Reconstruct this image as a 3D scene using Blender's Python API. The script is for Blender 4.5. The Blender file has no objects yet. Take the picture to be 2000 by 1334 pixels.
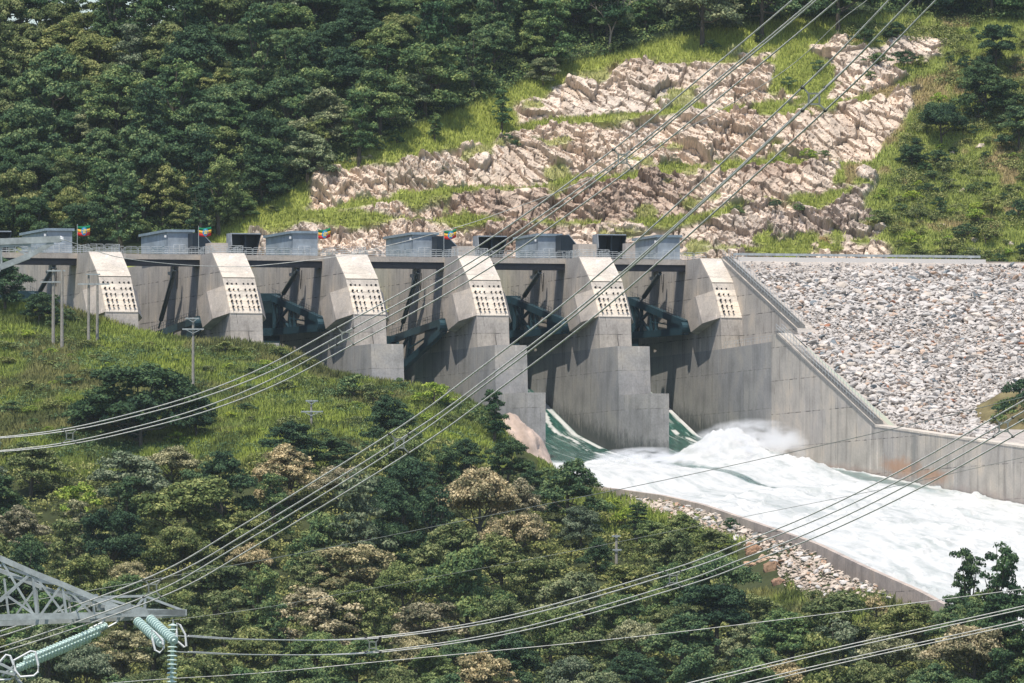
import bpy, bmesh, math, random
import numpy as np
from mathutils import Vector, Matrix
S = bpy.context.scene
COL = S.collection
rad = math.radians
# ---------------------------------------------------------------- camera, world, sun
YAW = rad(15.0); CA, SA = math.cos(YAW), math.sin(YAW)
FPX = 23112.0; YH = 1449.0; CAMH = 74.0; D0 = 1800.0; R0 = (895.5-1000)/FPX*D0
PITCH = math.atan((YH-667)/FPX); CP, SP = math.cos(PITCH), math.sin(PITCH)
def W(r, D, z):                       # camera-heading frame (right, depth, height) -> world
    dr = r-R0; dd = D-D0
    return (dr*CA+dd*SA, -dr*SA+dd*CA, z)
CAMPOS = Vector(W(0, 0, -CAMH))
cd = bpy.data.cameras.new("camera"); cam = bpy.data.objects.new("camera", cd); COL.objects.link(cam)
cd.sensor_width = 36; cd.lens = FPX*36/2000; cd.clip_start = 5; cd.clip_end = 9000
fwd = Vector((SA*CP, CA*CP, SP)); right = Vector((CA, -SA, 0)); up = right.cross(fwd)
cam.matrix_world = Matrix.Translation(CAMPOS) @ Matrix((right, up, -fwd)).transposed().to_4x4()
S.camera = cam
S.view_settings.view_transform = 'Standard'; S.view_settings.look = 'None'
S.view_settings.exposure = 0.22; S.view_settings.gamma = 1
SUN_EL = rad(65); SUN_AZ = rad(42)    # azimuth from straight downstream (-Y) towards -X
sdir = Vector((-math.sin(SUN_AZ)*math.cos(SUN_EL), -math.cos(SUN_AZ)*math.cos(SUN_EL), math.sin(SUN_EL)))
w = bpy.data.worlds.new("World"); S.world = w; w.use_nodes = True
nt = w.node_tree; sky = nt.nodes.new('ShaderNodeTexSky'); sky.sky_type = 'NISHITA'; sky.sun_disc = False
sky.sun_elevation = SUN_EL; sky.sun_rotation = math.atan2(sdir.x, sdir.y)
nt.links.new(sky.outputs[0], nt.nodes['Background'].inputs[0]); nt.nodes['Background'].inputs[1].default_value = 0.135
ld = bpy.data.lights.new("sun", 'SUN'); ld.energy = 4.3; ld.angle = rad(0.5); ld.color = (1, .925, .81)
sun = bpy.data.objects.new("sun", ld); COL.objects.link(sun); sun.rotation_euler = sdir.to_track_quat('Z', 'Y').to_euler()
S.cycles.max_bounces = 5; S.cycles.diffuse_bounces = 3; S.cycles.glossy_bounces = 2; S.cycles.transparent_max_bounces = 8
# ---------------------------------------------------------------- inverse projection (picture pixel of 2000x1334 -> world on a known plane)
def ray(px, py):
    x = (px-1000)/FPX; y = -(py-667)/FPX
    h = CP-y*SP; v = SP+y*CP
    return x/h, v/h
def onX(px, py, X):                   # -> (L, z), L = metres downstream
    rr, zz = ray(px, py); D = (X+R0*CA+D0*SA)/(rr*CA+SA)
    x, y, _ = W(rr*D, D, 0); return -y, zz*D-CAMH
def onL(px, py, L):                   # -> (X, z) on plane at L downstream
    rr, zz = ray(px, py); D = (-L+D0*CA-R0*SA)/(CA-rr*SA)
    x, y, _ = W(rr*D, D, 0); return x, zz*D-CAMH
def atD(px, py, D):
    rr, zz = ray(px, py); return Vector(W(rr*D, D, zz*D-CAMH))
def proj(x, y, z):                    # world arrays -> px, py, D
    x = np.asarray(x, float); y = np.asarray(y, float); z = np.asarray(z, float)
    D = D0+x*SA+y*CA; r = R0+x*CA-y*SA; zc = z+CAMH
    f = D*CP+zc*SP; u = -D*SP+zc*CP
    return 1000+FPX*r/f, 667-FPX*u/f, D
# ---------------------------------------------------------------- numpy noise
def hsh(i, j, s):
    h = (i.astype(np.int64)*374761393 + j.astype(np.int64)*668265263 + s*1442695041) & 0xFFFFFFFF
    h = ((h ^ (h >> 13))*1274126177) & 0xFFFFFFFF
    h = ((h ^ (h >> 16))*2246822519) & 0xFFFFFFFF
    return ((h ^ (h >> 15)) & 0xFFFFFF)/16777215.0
def vn(x, y, s=0):
    x = np.asarray(x, float); y = np.asarray(y, float)
    i = np.floor(x); j = np.floor(y); u = x-i; v = y-j; u = u*u*(3-2*u); v = v*v*(3-2*v)
    i = i.astype(np.int64); j = j.astype(np.int64)
    a = hsh(i, j, s); b = hsh(i+1, j, s); c = hsh(i, j+1, s); d = hsh(i+1, j+1, s)
    return (a*(1-u)+b*u)*(1-v)+(c*(1-u)+d*u)*v
def fbm(x, y, s=0, o=4):
    t = 0; a = 1; n = 0
    for k in range(o):
        t = t+a*vn(x*2**k, y*2**k, s+k*17); n += a; a *= .5
    return t/n
def facet(x, y, s, tilt=.7, amp=.5):  # broken rock: every cell is its own tilted plane
    i0 = np.floor(x).astype(np.int64); j0 = np.floor(y).astype(np.int64)
    best = np.full(x.shape, 1e9); out = np.zeros(x.shape); idv = np.zeros(x.shape); b2 = np.full(x.shape, 1e9)
    for di in (-1, 0, 1):
        for dj in (-1, 0, 1):
            i = i0+di; j = j0+dj
            cx = i+hsh(i, j, s); cy = j+hsh(i, j, s+1)
            d = (x-cx)**2+(y-cy)**2
            gx = (hsh(i, j, s+2)-.5)*2*tilt; gy = (hsh(i, j, s+3)-.5)*2*tilt; o = (hsh(i, j, s+4)-.5)*2*amp
            val = o+gx*(x-cx)+gy*(y-cy); m = d < best
            b2 = np.where(m, best, np.minimum(b2, d)); best = np.where(m, d, best)
            out = np.where(m, val, out); idv = np.where(m, hsh(i, j, s+5), idv)
    return out, idv, np.sqrt(b2)-np.sqrt(best)
def inpoly(px, py, poly):
    px = np.asarray(px, float); py = np.asarray(py, float); c = np.zeros(px.shape, bool); n = len(poly)
    for k in range(n):
        x1, y1 = poly[k]; x2, y2 = poly[(k+1) % n]
        if y1 == y2: continue
        m = ((y1 > py) != (y2 > py)) & (px < (x2-x1)*(py-y1)/(y2-y1)+x1)
        c ^= m
    return c
def sstep(a, b, x): t = np.clip((x-a)/(b-a), 0, 1); return t*t*(3-2*t)
# ---------------------------------------------------------------- materials
def mat(name, col, rough=.8, metal=0, spec=.3):
    m = bpy.data.materials.new(name); m.use_nodes = True
    b = m.node_tree.nodes['Principled BSDF']; b.inputs['Base Color'].default_value = (*col, 1)
    b.inputs['Roughness'].default_value = rough; b.inputs['Metallic'].default_value = metal
    b.inputs['Specular IOR Level'].default_value = spec
    return m
def N(m, t): return m.node_tree.nodes.new(t)
def Lk(m, a, b): m.node_tree.links.new(a, b)
def noise(m, vec, scale, det=4, rough=.55):
    n = N(m, 'ShaderNodeTexNoise'); n.inputs['Scale'].default_value = scale; n.inputs['Detail'].default_value = det
    n.inputs['Roughness'].default_value = rough
    if vec is not None: Lk(m, vec, n.inputs['Vector'])
    return n
def ramp(m, fac, stops):
    r = N(m, 'ShaderNodeValToRGB'); e = r.color_ramp.elements
    while len(e) < len(stops): e.new(.5)
    for k, (p, c) in enumerate(stops):
        e[k].position = p; e[k].color = (*c, 1) if len(c) == 3 else c
    Lk(m, fac, r.inputs[0]); return r
def mul(m, a, b, fac=1.0, mode='MULTIPLY'):
    x = N(m, 'ShaderNodeMix'); x.data_type = 'RGBA'; x.blend_type = mode
    x.inputs[0].default_value = fac
    for s, v in ((6, a), (7, b)):
        if isinstance(v, tuple): x.inputs[s].default_value = (*v, 1)
        else: Lk(m, v, x.inputs[s])
    return x.outputs[2]
def mapping(m, src, scale):
    mp = N(m, 'ShaderNodeMapping'); mp.inputs['Scale'].default_value = scale; Lk(m, src, mp.inputs['Vector']); return mp.outputs[0]
def bump(m, h, strength, dist=.1):
    b = N(m, 'ShaderNodeBump'); b.inputs['Strength'].default_value = strength; b.inputs['Distance'].default_value = dist
    Lk(m, h, b.inputs['Height']); Lk(m, b.outputs[0], m.node_tree.nodes['Principled BSDF'].inputs['Normal'])
def concrete(name, base, streak=.5, panel=.55, algae_shade=False, pw=4.2, ph=3.05):
    m = mat(name, base, .9); tc = N(m, 'ShaderNodeTexCoord'); o = tc.outputs['Object']; bs = m.node_tree.nodes['Principled BSDF']
    n1 = noise(m, o, .22, 5, .6); r1 = ramp(m, n1.outputs['Fac'], [(.3, tuple(c*.74 for c in base)), (.52, base), (.72, (min(1, base[0]*1.22), base[1]*1.16, base[2]*1.08))])
    n2 = noise(m, mapping(m, o, (.55, .55, .045)), 1.0, 7, .7); r2 = ramp(m, n2.outputs['Fac'], [(.30, (1-streak,)*3), (.47, (1, 1, 1)), (.60, (1.0, 1.0, 1.0)), (.66, (1.38, 1.38, 1.4))])
    n3 = noise(m, o, 3.5, 6, .7); r3 = ramp(m, n3.outputs['Fac'], [(.35, (.82,)*3), (.6, (1.04,)*3)])
    # formwork joints
    sx = N(m, 'ShaderNodeSeparateXYZ'); Lk(m, o, sx.inputs[0])
    ad = N(m, 'ShaderNodeMath'); ad.operation = 'ADD'; Lk(m, sx.outputs[0], ad.inputs[0]); Lk(m, sx.outputs[1], ad.inputs[1])
    cb = N(m, 'ShaderNodeCombineXYZ'); Lk(m, ad.outputs[0], cb.inputs[0]); Lk(m, sx.outputs[2], cb.inputs[1])
    br = N(m, 'ShaderNodeTexBrick'); Lk(m, cb.outputs[0], br.inputs['Vector']); br.offset = .35
    br.inputs['Scale'].default_value = 1; br.inputs['Brick Width'].default_value = pw; br.inputs['Row Height'].default_value = ph
    br.inputs['Mortar Size'].default_value = .09; br.inputs['Mortar Smooth'].default_value = .6
    n4 = noise(m, o, .5, 3); r4 = ramp(m, n4.outputs['Fac'], [(.42, (0, 0, 0)), (.6, (panel,)*3)])
    mm = N(m, 'ShaderNodeMath'); mm.operation = 'MULTIPLY'; Lk(m, br.outputs['Fac'], mm.inputs[0]); Lk(m, r4.outputs[0], mm.inputs[1])
    c = mul(m, r1.outputs[0], r2.outputs[0]); c = mul(m, c, r3.outputs[0])
    x = N(m, 'ShaderNodeMix'); x.data_type = 'RGBA'; Lk(m, mm.outputs[0], x.inputs[0]); Lk(m, c, x.inputs[6]); x.inputs[7].default_value = (.09, .085, .08, 1); c = x.outputs[2]
    # slightly different pour tones
    br2 = N(m, 'ShaderNodeTexBrick'); Lk(m, cb.outputs[0], br2.inputs['Vector']); br2.offset = .35
    br2.inputs['Scale'].default_value = 1; br2.inputs['Brick Width'].default_value = pw; br2.inputs['Row Height'].default_value = ph
    br2.inputs['Mortar Size'].default_value = 0; br2.inputs['Color1'].default_value = (.93, .93, .95, 1); br2.inputs['Color2'].default_value = (1.05, 1.03, 1.0, 1)
    c = mul(m, c, br2.outputs['Color'])
    if algae_shade:      # black algae line following the water; bay shade painted in, darker upstream
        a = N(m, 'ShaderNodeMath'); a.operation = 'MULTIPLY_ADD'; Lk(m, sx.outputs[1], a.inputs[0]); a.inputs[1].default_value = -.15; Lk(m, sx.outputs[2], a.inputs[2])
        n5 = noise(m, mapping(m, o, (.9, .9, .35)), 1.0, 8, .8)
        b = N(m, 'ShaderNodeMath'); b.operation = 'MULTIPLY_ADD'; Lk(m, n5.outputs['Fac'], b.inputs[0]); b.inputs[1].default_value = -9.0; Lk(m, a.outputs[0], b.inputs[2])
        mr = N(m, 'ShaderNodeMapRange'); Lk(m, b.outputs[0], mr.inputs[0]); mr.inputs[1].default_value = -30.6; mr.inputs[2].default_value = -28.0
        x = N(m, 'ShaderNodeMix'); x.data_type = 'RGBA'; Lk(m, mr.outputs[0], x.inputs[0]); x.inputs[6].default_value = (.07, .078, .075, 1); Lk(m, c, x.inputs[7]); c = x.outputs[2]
    Lk(m, c, bs.inputs['Base Color']); bump(m, n3.outputs['Fac'], .25, .05)
    return m
M = {}
M['conc'] = concrete('weathered_concrete', (.45, .415, .375), .42, .95)
M['conc_cap'] = concrete('pale_cream_concrete', (.62, .565, .495), .15, .35)  # paler cream concrete for caps, anchor plates and coping
M['conc_low'] = concrete('grey_chute_concrete', (.32, .315, .308), .42, .6, algae_shade=True, pw=7, ph=6)
M['conc_wall'] = concrete('training_wall_concrete', (.47, .435, .39), .5, 1.0, pw=8, ph=5)
M['conc_plain'] = concrete('plain_concrete', (.44, .40, .36), .2, .3)
def steel(name, col, rough=.45, metal=.3, sc=1.2):
    m = mat(name, col, rough, metal, .4); tc = N(m, 'ShaderNodeTexCoord'); n = noise(m, tc.outputs['Object'], sc, 5, .65)
    r = ramp(m, n.outputs['Fac'], [(.35, tuple(c*.75 for c in col)), (.65, tuple(min(1, c*1.18) for c in col))])
    Lk(m, r.outputs[0], m.node_tree.nodes['Principled BSDF'].inputs['Base Color']); return m
M['gate'] = steel('dark_teal_gate_paint', (.03, .075, .10))
M['girder'] = steel('dark_girder_steel', (.02, .022, .03))
M['tube'] = steel('grey_blue_cylinder_paint', (.06, .08, .09))
M['galv'] = steel('galvanised_steel', (.42, .45, .45), .45, .4, 3)
M['galv_rail'] = steel('rail_galvanised', (.42, .45, .46), .5, .2)
M['shed'] = steel('blue_grey_cladding', (.31, .36, .41), .6, 0, .5)
M['shed_dark'] = steel('blue_roof_trim', (.23, .295, .35), .5, .1)
M['door'] = steel('pale_door_frame', (.50, .53, .55), .5, 0)
M['hatch'] = steel('hatch_dark_steel', (.018, .028, .04))
M['hatch_pale'] = steel('hatch_pale_sheet', (.30, .32, .34), .6, .1)
M['black'] = mat('black_bolt_iron', (.02, .02, .022), .6)
M['white'] = mat('white_enamel', (.75, .76, .77), .4)
M['pole'] = steel('weathered_pole_concrete', (.30, .28, .25), .9, 0, 2)
M['curb'] = mat('white_curb_paint', (.66, .63, .6), .8)
M['stair'] = steel('stair_concrete_grey', (.22, .215, .205), .9, 0, 2)
M['cable'] = steel('aluminium_conductor', (.72, .70, .66), .6, 0, 4)
M['cable_d'] = steel('dull_wire', (.24, .26, .24), .6, .3, 4)
M['clamp'] = steel('spacer_clamp', (.08, .08, .085), .6, .3, 4)
def glassy():
    m = mat('toughened_glass_disc', (.62, .76, .71), .15, 0, .8); return m
M['disc'] = glassy()
M['flag_g'] = mat('flag_green', (.0, .16, .07), .8); M['flag_y'] = mat('flag_yellow', (.75, .42, .05), .8)
M['flag_r'] = mat('flag_red', (.55, .02, .02), .8); M['flag_b'] = mat('flag_blue_disc', (.04, .25, .5), .8); M['flag_s'] = mat('flag_gold_star', (.7, .6, .2), .8)
M['bark'] = steel('bark', (.10, .085, .065), .95, 0, 3); M['bark_pale'] = steel('pale_dead_bark', (.36, .31, .26), .95, 0, 3)
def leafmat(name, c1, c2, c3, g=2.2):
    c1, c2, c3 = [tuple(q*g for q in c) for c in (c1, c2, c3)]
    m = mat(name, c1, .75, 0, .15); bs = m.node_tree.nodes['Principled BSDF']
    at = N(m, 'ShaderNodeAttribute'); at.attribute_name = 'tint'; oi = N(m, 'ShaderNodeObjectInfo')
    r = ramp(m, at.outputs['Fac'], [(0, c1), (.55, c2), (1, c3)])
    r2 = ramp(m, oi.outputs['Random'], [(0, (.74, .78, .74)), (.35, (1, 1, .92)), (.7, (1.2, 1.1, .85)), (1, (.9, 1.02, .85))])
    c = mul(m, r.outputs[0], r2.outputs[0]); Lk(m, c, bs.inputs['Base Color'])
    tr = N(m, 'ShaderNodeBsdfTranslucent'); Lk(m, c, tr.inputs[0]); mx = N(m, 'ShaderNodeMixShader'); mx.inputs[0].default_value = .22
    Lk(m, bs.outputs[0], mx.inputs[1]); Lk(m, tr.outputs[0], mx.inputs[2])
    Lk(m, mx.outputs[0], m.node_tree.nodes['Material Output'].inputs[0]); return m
LEAF = {
 'dark': leafmat('leaf_dark_green', (.014, .030, .020), (.026, .052, .029), (.060, .095, .048), 1.9),
 'mid': leafmat('leaf_mid_green', (.022, .044, .026), (.048, .082, .040), (.115, .145, .065)),
 'olive': leafmat('leaf_olive', (.026, .042, .018), (.070, .090, .038), (.155, .165, .078)),
 'tan': leafmat('leaf_flowering_tan', (.036, .044, .026), (.13, .12, .08), (.29, .25, .18)),
 'sage': leafmat('leaf_sage_grey', (.03, .045, .032), (.075, .098, .062), (.15, .165, .115)),
 'lime': leafmat('leaf_lime_green', (.05, .09, .015), (.12, .17, .03), (.22, .25, .06))}
def vcol(name, rough=.95, sc=(6, 20), amt=.35, spec=.1, bumps=.4, bd=.1):
    m = mat(name, (.5, .5, .5), rough, 0, spec); at = N(m, 'ShaderNodeAttribute'); at.attribute_name = 'Col'
    tc = N(m, 'ShaderNodeTexCoord'); n = noise(m, tc.outputs['Object'], sc[0]/10, 8, .7)
    r = ramp(m, n.outputs['Fac'], [(.3, (1-amt,)*3), (.7, (1+amt,)*3)])
    c = mul(m, at.outputs['Color'], r.outputs[0]); Lk(m, c, m.node_tree.nodes['Principled BSDF'].inputs['Base Color'])
    n2 = noise(m, tc.outputs['Object'], sc[1]/10, 6, .7); bump(m, n2.outputs['Fac'], bumps, bd); return m
M['hill'] = vcol('hillside_ground'); M['rock'] = vcol('fractured_rock', .9, (9, 30), .28, .2, .7, .25)
M['stone'] = vcol('riprap_stone', .9, (8, 30), .15, .2, .5, .08); M['grassm'] = vcol('grass_blades', .8, (3, 10), .25, .1, 0)
# ---------------------------------------------------------------- object helpers
def tag(o, label=None, cat=None, group=None, kind=None):
    if label: o['label'] = label
    if cat: o['category'] = cat
    if group: o['group'] = group
    if kind: o['kind'] = kind
    return o
def empty(name, loc=(0, 0, 0), label=None, cat=None, group=None):
    o = bpy.data.objects.new(name, None); o.location = loc; COL.objects.link(o); return tag(o, label, cat, group)
def link(name, me, m, parent=None, loc=None):
    if m is not None and len(me.materials) == 0: me.materials.append(m)
    o = bpy.data.objects.new(name, me); COL.objects.link(o)
    if loc is not None: o.location = loc
    if parent is not None: o.parent = parent
    return o
def mesh_np(name, V, Fc, smooth=False, col=None, tint=None, mi=None):
    V = np.ascontiguousarray(V, dtype=np.float32); Fc = np.ascontiguousarray(Fc, dtype=np.int32)
    me = bpy.data.meshes.new(name); n, k = Fc.shape
    me.vertices.add(len(V)); me.vertices.foreach_set('co', V.ravel())
    me.loops.add(n*k); me.loops.foreach_set('vertex_index', Fc.ravel())
    me.polygons.add(n); me.polygons.foreach_set('loop_start', np.arange(0, n*k, k, dtype=np.int32))
    if mi is not None: me.polygons.foreach_set('material_index', np.asarray(mi, dtype=np.int32))
    me.update(calc_edges=True); me.validate()
    me.polygons.foreach_set('use_smooth', np.full(n, smooth, bool))
    if col is not None:
        a = me.attributes.new('Col', 'FLOAT_COLOR', 'POINT'); c = np.ones((len(V), 4), np.float32); c[:, :3] = col; a.data.foreach_set('color', c.ravel())
    if tint is not None:
        a = me.attributes.new('tint', 'FLOAT', 'POINT'); a.data.foreach_set('value', np.asarray(tint, np.float32))
    return me
class MB:
    def __init__(s): s.v = []; s.f = []
    def add(s, vs, fs):
        b = len(s.v); s.v += [tuple(v) for v in vs]; s.f += [tuple(i+b for i in f) for f in fs]; return s
    def box(s, x0, x1, y0, y1, z0, z1):
        return s.add([(x, y, z) for z in (z0, z1) for y in (y0, y1) for x in (x0, x1)],
                     [(0, 2, 3, 1), (4, 5, 7, 6), (0, 1, 5, 4), (2, 6, 7, 3), (0, 4, 6, 2), (1, 3, 7, 5)])
    def prismX(s, prof, x0, x1):      # prof = [(L, z)]
        n = len(prof); vs = [(x0, -l, z) for l, z in prof]+[(x1, -l, z) for l, z in prof]
        return s.add(vs, [tuple(range(n)), tuple(range(2*n-1, n-1, -1))]+[(i, (i+1) % n+0, (i+1) % n+n, i+n) for i in range(n)])
    def prismZ(s, plan, z0, z1):
        n = len(plan); vs = [(x, y, z0) for x, y in plan]+[(x, y, z1) for x, y in plan]
        return s.add(vs, [tuple(range(n)), tuple(range(2*n-1, n-1, -1))]+[(i, (i+1) % n, (i+1) % n+n, i+n) for i in range(n)])
    def bar(s, a, b, w, h=None, upv=(0, 0, 1)):
        a = Vector(a); b = Vector(b); h = h or w; d = (b-a).normalized(); u = Vector(upv)
        if abs(d.dot(u)) > .98: u = Vector((1, 0, 0))
        x = d.cross(u).normalized(); y = x.cross(d)
        vs = [p+x*(i*w/2)+y*(j*h/2) for p in (a, b) for i, j in ((-1, -1), (1, -1), (1, 1), (-1, 1))]
        return s.add(vs, [(0, 1, 2, 3), (7, 6, 5, 4), (0, 4, 5, 1), (1, 5, 6, 2), (2, 6, 7, 3), (3, 7, 4, 0)])
    def tube(s, pts, r, n=8, closed=False, rs=None):
        pts = [Vector(p) for p in pts]; m = len(pts); vs = []
        for k, p in enumerate(pts):
            d = (pts[(k+1) % m if closed else min(k+1, m-1)]-pts[(k-1) % m if closed else max(k-1, 0)]).normalized()
            u = Vector((0, 0, 1)) if abs(d.z) < .95 else Vector((1, 0, 0)); x = d.cross(u).normalized(); y = x.cross(d)
            rr = rs[k] if rs else r
            vs += [p+x*math.cos(t*2*math.pi/n)*rr+y*math.sin(t*2*math.pi/n)*rr for t in range(n)]
        fs = []
        for k in range(m if closed else m-1):
            for t in range(n):
                a = k*n+t; b = k*n+(t+1) % n; c = ((k+1) % m)*n+(t+1) % n; d = ((k+1) % m)*n+t; fs.append((a, b, c, d))
        if not closed: fs += [tuple(range(n-1, -1, -1)), tuple(range((m-1)*n, m*n))]
        return s.add(vs, fs)
    def mesh(s, name):
        me = bpy.data.meshes.new(name); me.from_pydata(s.v, [], s.f); me.update()
        bm = bmesh.new(); bm.from_mesh(me); bmesh.ops.recalc_face_normals(bm, faces=bm.faces); bm.to_mesh(me); bm.free(); return me
    def build(s, name, m, parent=None, loc=None): return link(name, s.mesh(name), m, parent, loc)
def ico(sub):
    bm = bmesh.new(); bmesh.ops.create_icosphere(bm, subdivisions=sub, radius=1); bm.verts.ensure_lookup_table()
    v = np.array([x.co[:] for x in bm.verts]); f = np.array([[q.index for q in p.verts] for p in bm.faces]); bm.free(); return v, f
RNG = np.random.default_rng(7); random.seed(7)
ORD = ['leftmost', 'second from left', 'third from left', 'fourth from left', 'fifth from left', 'sixth from left', 'seventh from left', 'eighth from left', 'ninth from left', 'tenth from left',
       'eleventh from left', 'twelfth from left', '13th from left', '14th from left', '15th from left', '16th from left', '17th from left', '18th from left', '19th from left', '20th from left', '21st from left', '22nd from left', '23rd from left', '24th from left', '25th from left']+['%dth from left' % q for q in range(26, 80)]
# ================================================================ DAM
PX = [(i-4)*19.2 for i in range(1, 7)]   # left faces of the piers
PNAME = ['leftmost, beside the two utility pole pairs', 'second from left, behind the grassy hilltop', 'third from left, its foot behind shrubs',
         'fourth from left, beside the bare pink rock', 'fifth from left, between the two green water chutes', 'rightmost, half buried in the abutment wall']
MAINP = [(-45, 0), (-.58, 0), (6.05, -3.91), (6.87, -5.1), (10.82, -9.43), (11.5, -9.9), (11.6, -14.3), (21.4, -14.32), (22.1, -21.9), (22.3, -46), (-45, -46)]
def bolt_mesh():
    b = MB(); b.tube([(0, 0, 0), (0, -.28, 0)], .2, 8, rs=[.2, .17]); b.tube([(0, -.28, 0), (0, -.42, 0)], .11, 6); b.tube([(0, -.02, -.2), (0, -.05, -.95)], .035, 4)
    return b.mesh('anchor_bolt')
BOLT = bolt_mesh(); BOLT.materials.append(M['black'])
def plan_ext(x0, x1, s0, s1): pass
for i, X in enumerate(PX):
    Wd = 3.4 if i == 5 else 5.0
    p = empty('spillway_pier', (X, 0, 0), ('massive stepped concrete pier, '+PNAME[i]), 'dam pier', 'stepped concrete piers between the spillway gates')
    up_ = [(-45, 0), (-.58, 0), (6.05, -3.91), (6.87, -5.1), (10.82, -9.43), (11.4, -14.3), (-45, -14.3)]
    # shaft in two pours: weathered upper part, grey lower part
    MB().prismX([(-62, -.02), (-.75, -.02), (5.93, -3.98), (6.87, -5.1), (10.82, -9.5), (11.4, -14.3), (-62, -14.3)], 0, Wd).build('pier_shaft', M['conc'], p)
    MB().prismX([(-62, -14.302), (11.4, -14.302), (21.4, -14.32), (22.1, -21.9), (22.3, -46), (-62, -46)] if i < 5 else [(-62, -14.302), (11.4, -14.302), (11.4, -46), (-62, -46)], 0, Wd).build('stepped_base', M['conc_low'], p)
    t = MB(); n = 5.0 if Wd > 4 else Wd
    t.prismZ([(0, -22.1), (2.2 if i < 5 else 0, -32.2), (n, -32.2), (n, -22.1)], -46, -21.75)
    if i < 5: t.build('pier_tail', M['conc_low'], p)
    # bright sloping cap slab, 3 mm proud
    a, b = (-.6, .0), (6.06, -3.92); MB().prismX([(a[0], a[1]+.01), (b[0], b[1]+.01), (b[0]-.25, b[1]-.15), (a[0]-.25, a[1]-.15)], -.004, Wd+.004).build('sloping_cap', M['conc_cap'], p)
    # ledges + bolt plate
    pl = MB(); nrow = 5
    for k in range(nrow):
        t0 = k/nrow; t1 = (k+1)/nrow
        l0, z0 = 6.9+(10.9-6.9)*t0, -5.15+(-9.55+5.15)*t0; l1, z1 = 6.9+4.0*t1, -5.15-4.4*t1
        pl.prismX([(l0-.3, z0+.02), (l0+.28, z0+.02), (l1+.02, z1+.12), (l1+.02, z1-.0), (l0-.3, z1)], .05, min(Wd, 5)-.05)
    pm = pl.build('anchor_plate', M['conc_cap'], p)
    cols = [.55, 1.25, 1.95, 3.05, 3.75, 4.45] if i < 5 else [.55, 1.3, 2.05]
    for r_ in range(5):
        tt = r_/4.6
        l = 6.55+4.1*tt+.35*(r_ > 0); z = -4.95-4.15*tt
        for c in cols:
            o = bpy.data.objects.new('anchor_bolt', BOLT); COL.objects.link(o); o.parent = p; o.location = (c, -(l+.12), z); o.rotation_euler = (rad(-22), 0, 0)
            s_ = .74+.2*(c in (.55, 4.45)); o.scale = (s_, s_, s_)
    # trunnion corbels: a skewed beam through the pier, axis sloping down upstream
    ax = Vector((0, math.cos(rad(10)), -math.sin(rad(10)))); upx = Vector((0, -math.sin(rad(42))*1.0, -math.cos(rad(42))))
    topP = Vector((0, -6.95, -5.2)); botP = Vector((0, -10.85, -9.45))
    def corb(side):
        x0 = 0 if side < 0 else Wd
        pl_ = [(x0-side*.3, .12), (x0+side*.0, .12), (x0+side*1.66, 4.4), (x0+side*1.66, 11.0), (x0-side*.3, 13.6)]
        V = []
        for base in (topP, botP):
            for x, s_ in pl_:
                q = base+ax*s_; V.append((x, q.y, q.z))
        n_ = len(pl_)
        return MB().add(V, [tuple(range(n_)), tuple(range(2*n_-1, n_-1, -1))]+[(k, (k+1) % n_, (k+1) % n_+n_, k+n_) for k in range(n_)])
    corb(-1).build('trunnion_corbel', M['conc_plain'], p)
    if i < 5: corb(1).build('trunnion_corbel', M['conc_plain'], p)
# bridge deck
dk = empty('bridge_deck', (0, 18, 0), 'long concrete road bridge deck with pale edge beam across the pier tops', 'bridge deck')
def rel(o): o.matrix_parent_inverse = Matrix.Translation((-o.parent.location[0], -o.parent.location[1], -o.parent.location[2])); return o
xa = -100; xe = 41.8
o = MB().box(xa, xe, 9.25, 13.0, -.35, .04).build('road_slab', M['conc_plain'], dk); rel(o)
o = MB().box(xa, xe, 8.6, 9.24, -.72, .12).build('edge_beam', M['conc_plain'], dk); rel(o)
prev = xa
for X in PX:
    o = MB().box(prev+.01, X-.01, 8.75, 9.9, -1.72, -.73).build('steel_girder', M['girder'], dk); rel(o)
    o = MB().box(prev+.01, X-.01, 12.1, 12.9, -1.5, -.36).build('steel_girder', M['girder'], dk); rel(o)
    prev = X+5
# railing
def railing(mb, a, b, h=1.1, panel=2.0, r=.035, loops=True):
    a = Vector(a); b = Vector(b); n = max(1, round((b-a).length/panel)); 
    for k in range(n):
        p = a.lerp(b, (k+.04)/n); q = a.lerp(b, (k+.96)/n); u = Vector((0, 0, 1)); d = (q-p)
        if loops:
            c = .12; e = d.normalized()*c
            mb.tube([p+u*.5, p+u*(h-c), p+e+u*h, q-e+u*h, q+u*(h-c), q+u*(.5+c*0)], r, 5)
            mb.tube([p+u*.5, q+u*.5], r, 5); mb.tube([p, p+u*.5], r, 4); mb.tube([q, q+u*.5], r, 4)
            mb.tube([p+u*.22, q+u*.22], r*.8, 4)
            m_ = p.lerp(q, .5); mb.tube([m_, m_+u*h], r*.7, 4)
        else:
            mb.tube([p, p+u*h], r, 4)
    if not loops:
        for t in (1, .55): mb.tube([a+Vector((0, 0, h*t)), b+Vector((0, 0, h*t))], r, 4)
o = MB().box(xa, xe, 22.4, 27.6, -.5, -.02).build('service_slab', M['conc_plain'], dk); rel(o)
rl = MB(); railing(rl, (xa, 8.9, .12), (xe, 8.9, .12))
tag(rl.build('deck_railing', M['galv_rail']), 'long galvanised railing with rounded panels along the front edge of the deck', 'railing')
rb = MB(); railing(rb, (xa, 12.8, .04), (xe, 12.8, .04), panel=2.4)
tag(rb.build('rear_railing', M['galv_rail']), 'second galvanised railing on the far side of the dam deck behind the sheds', 'railing')
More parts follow.
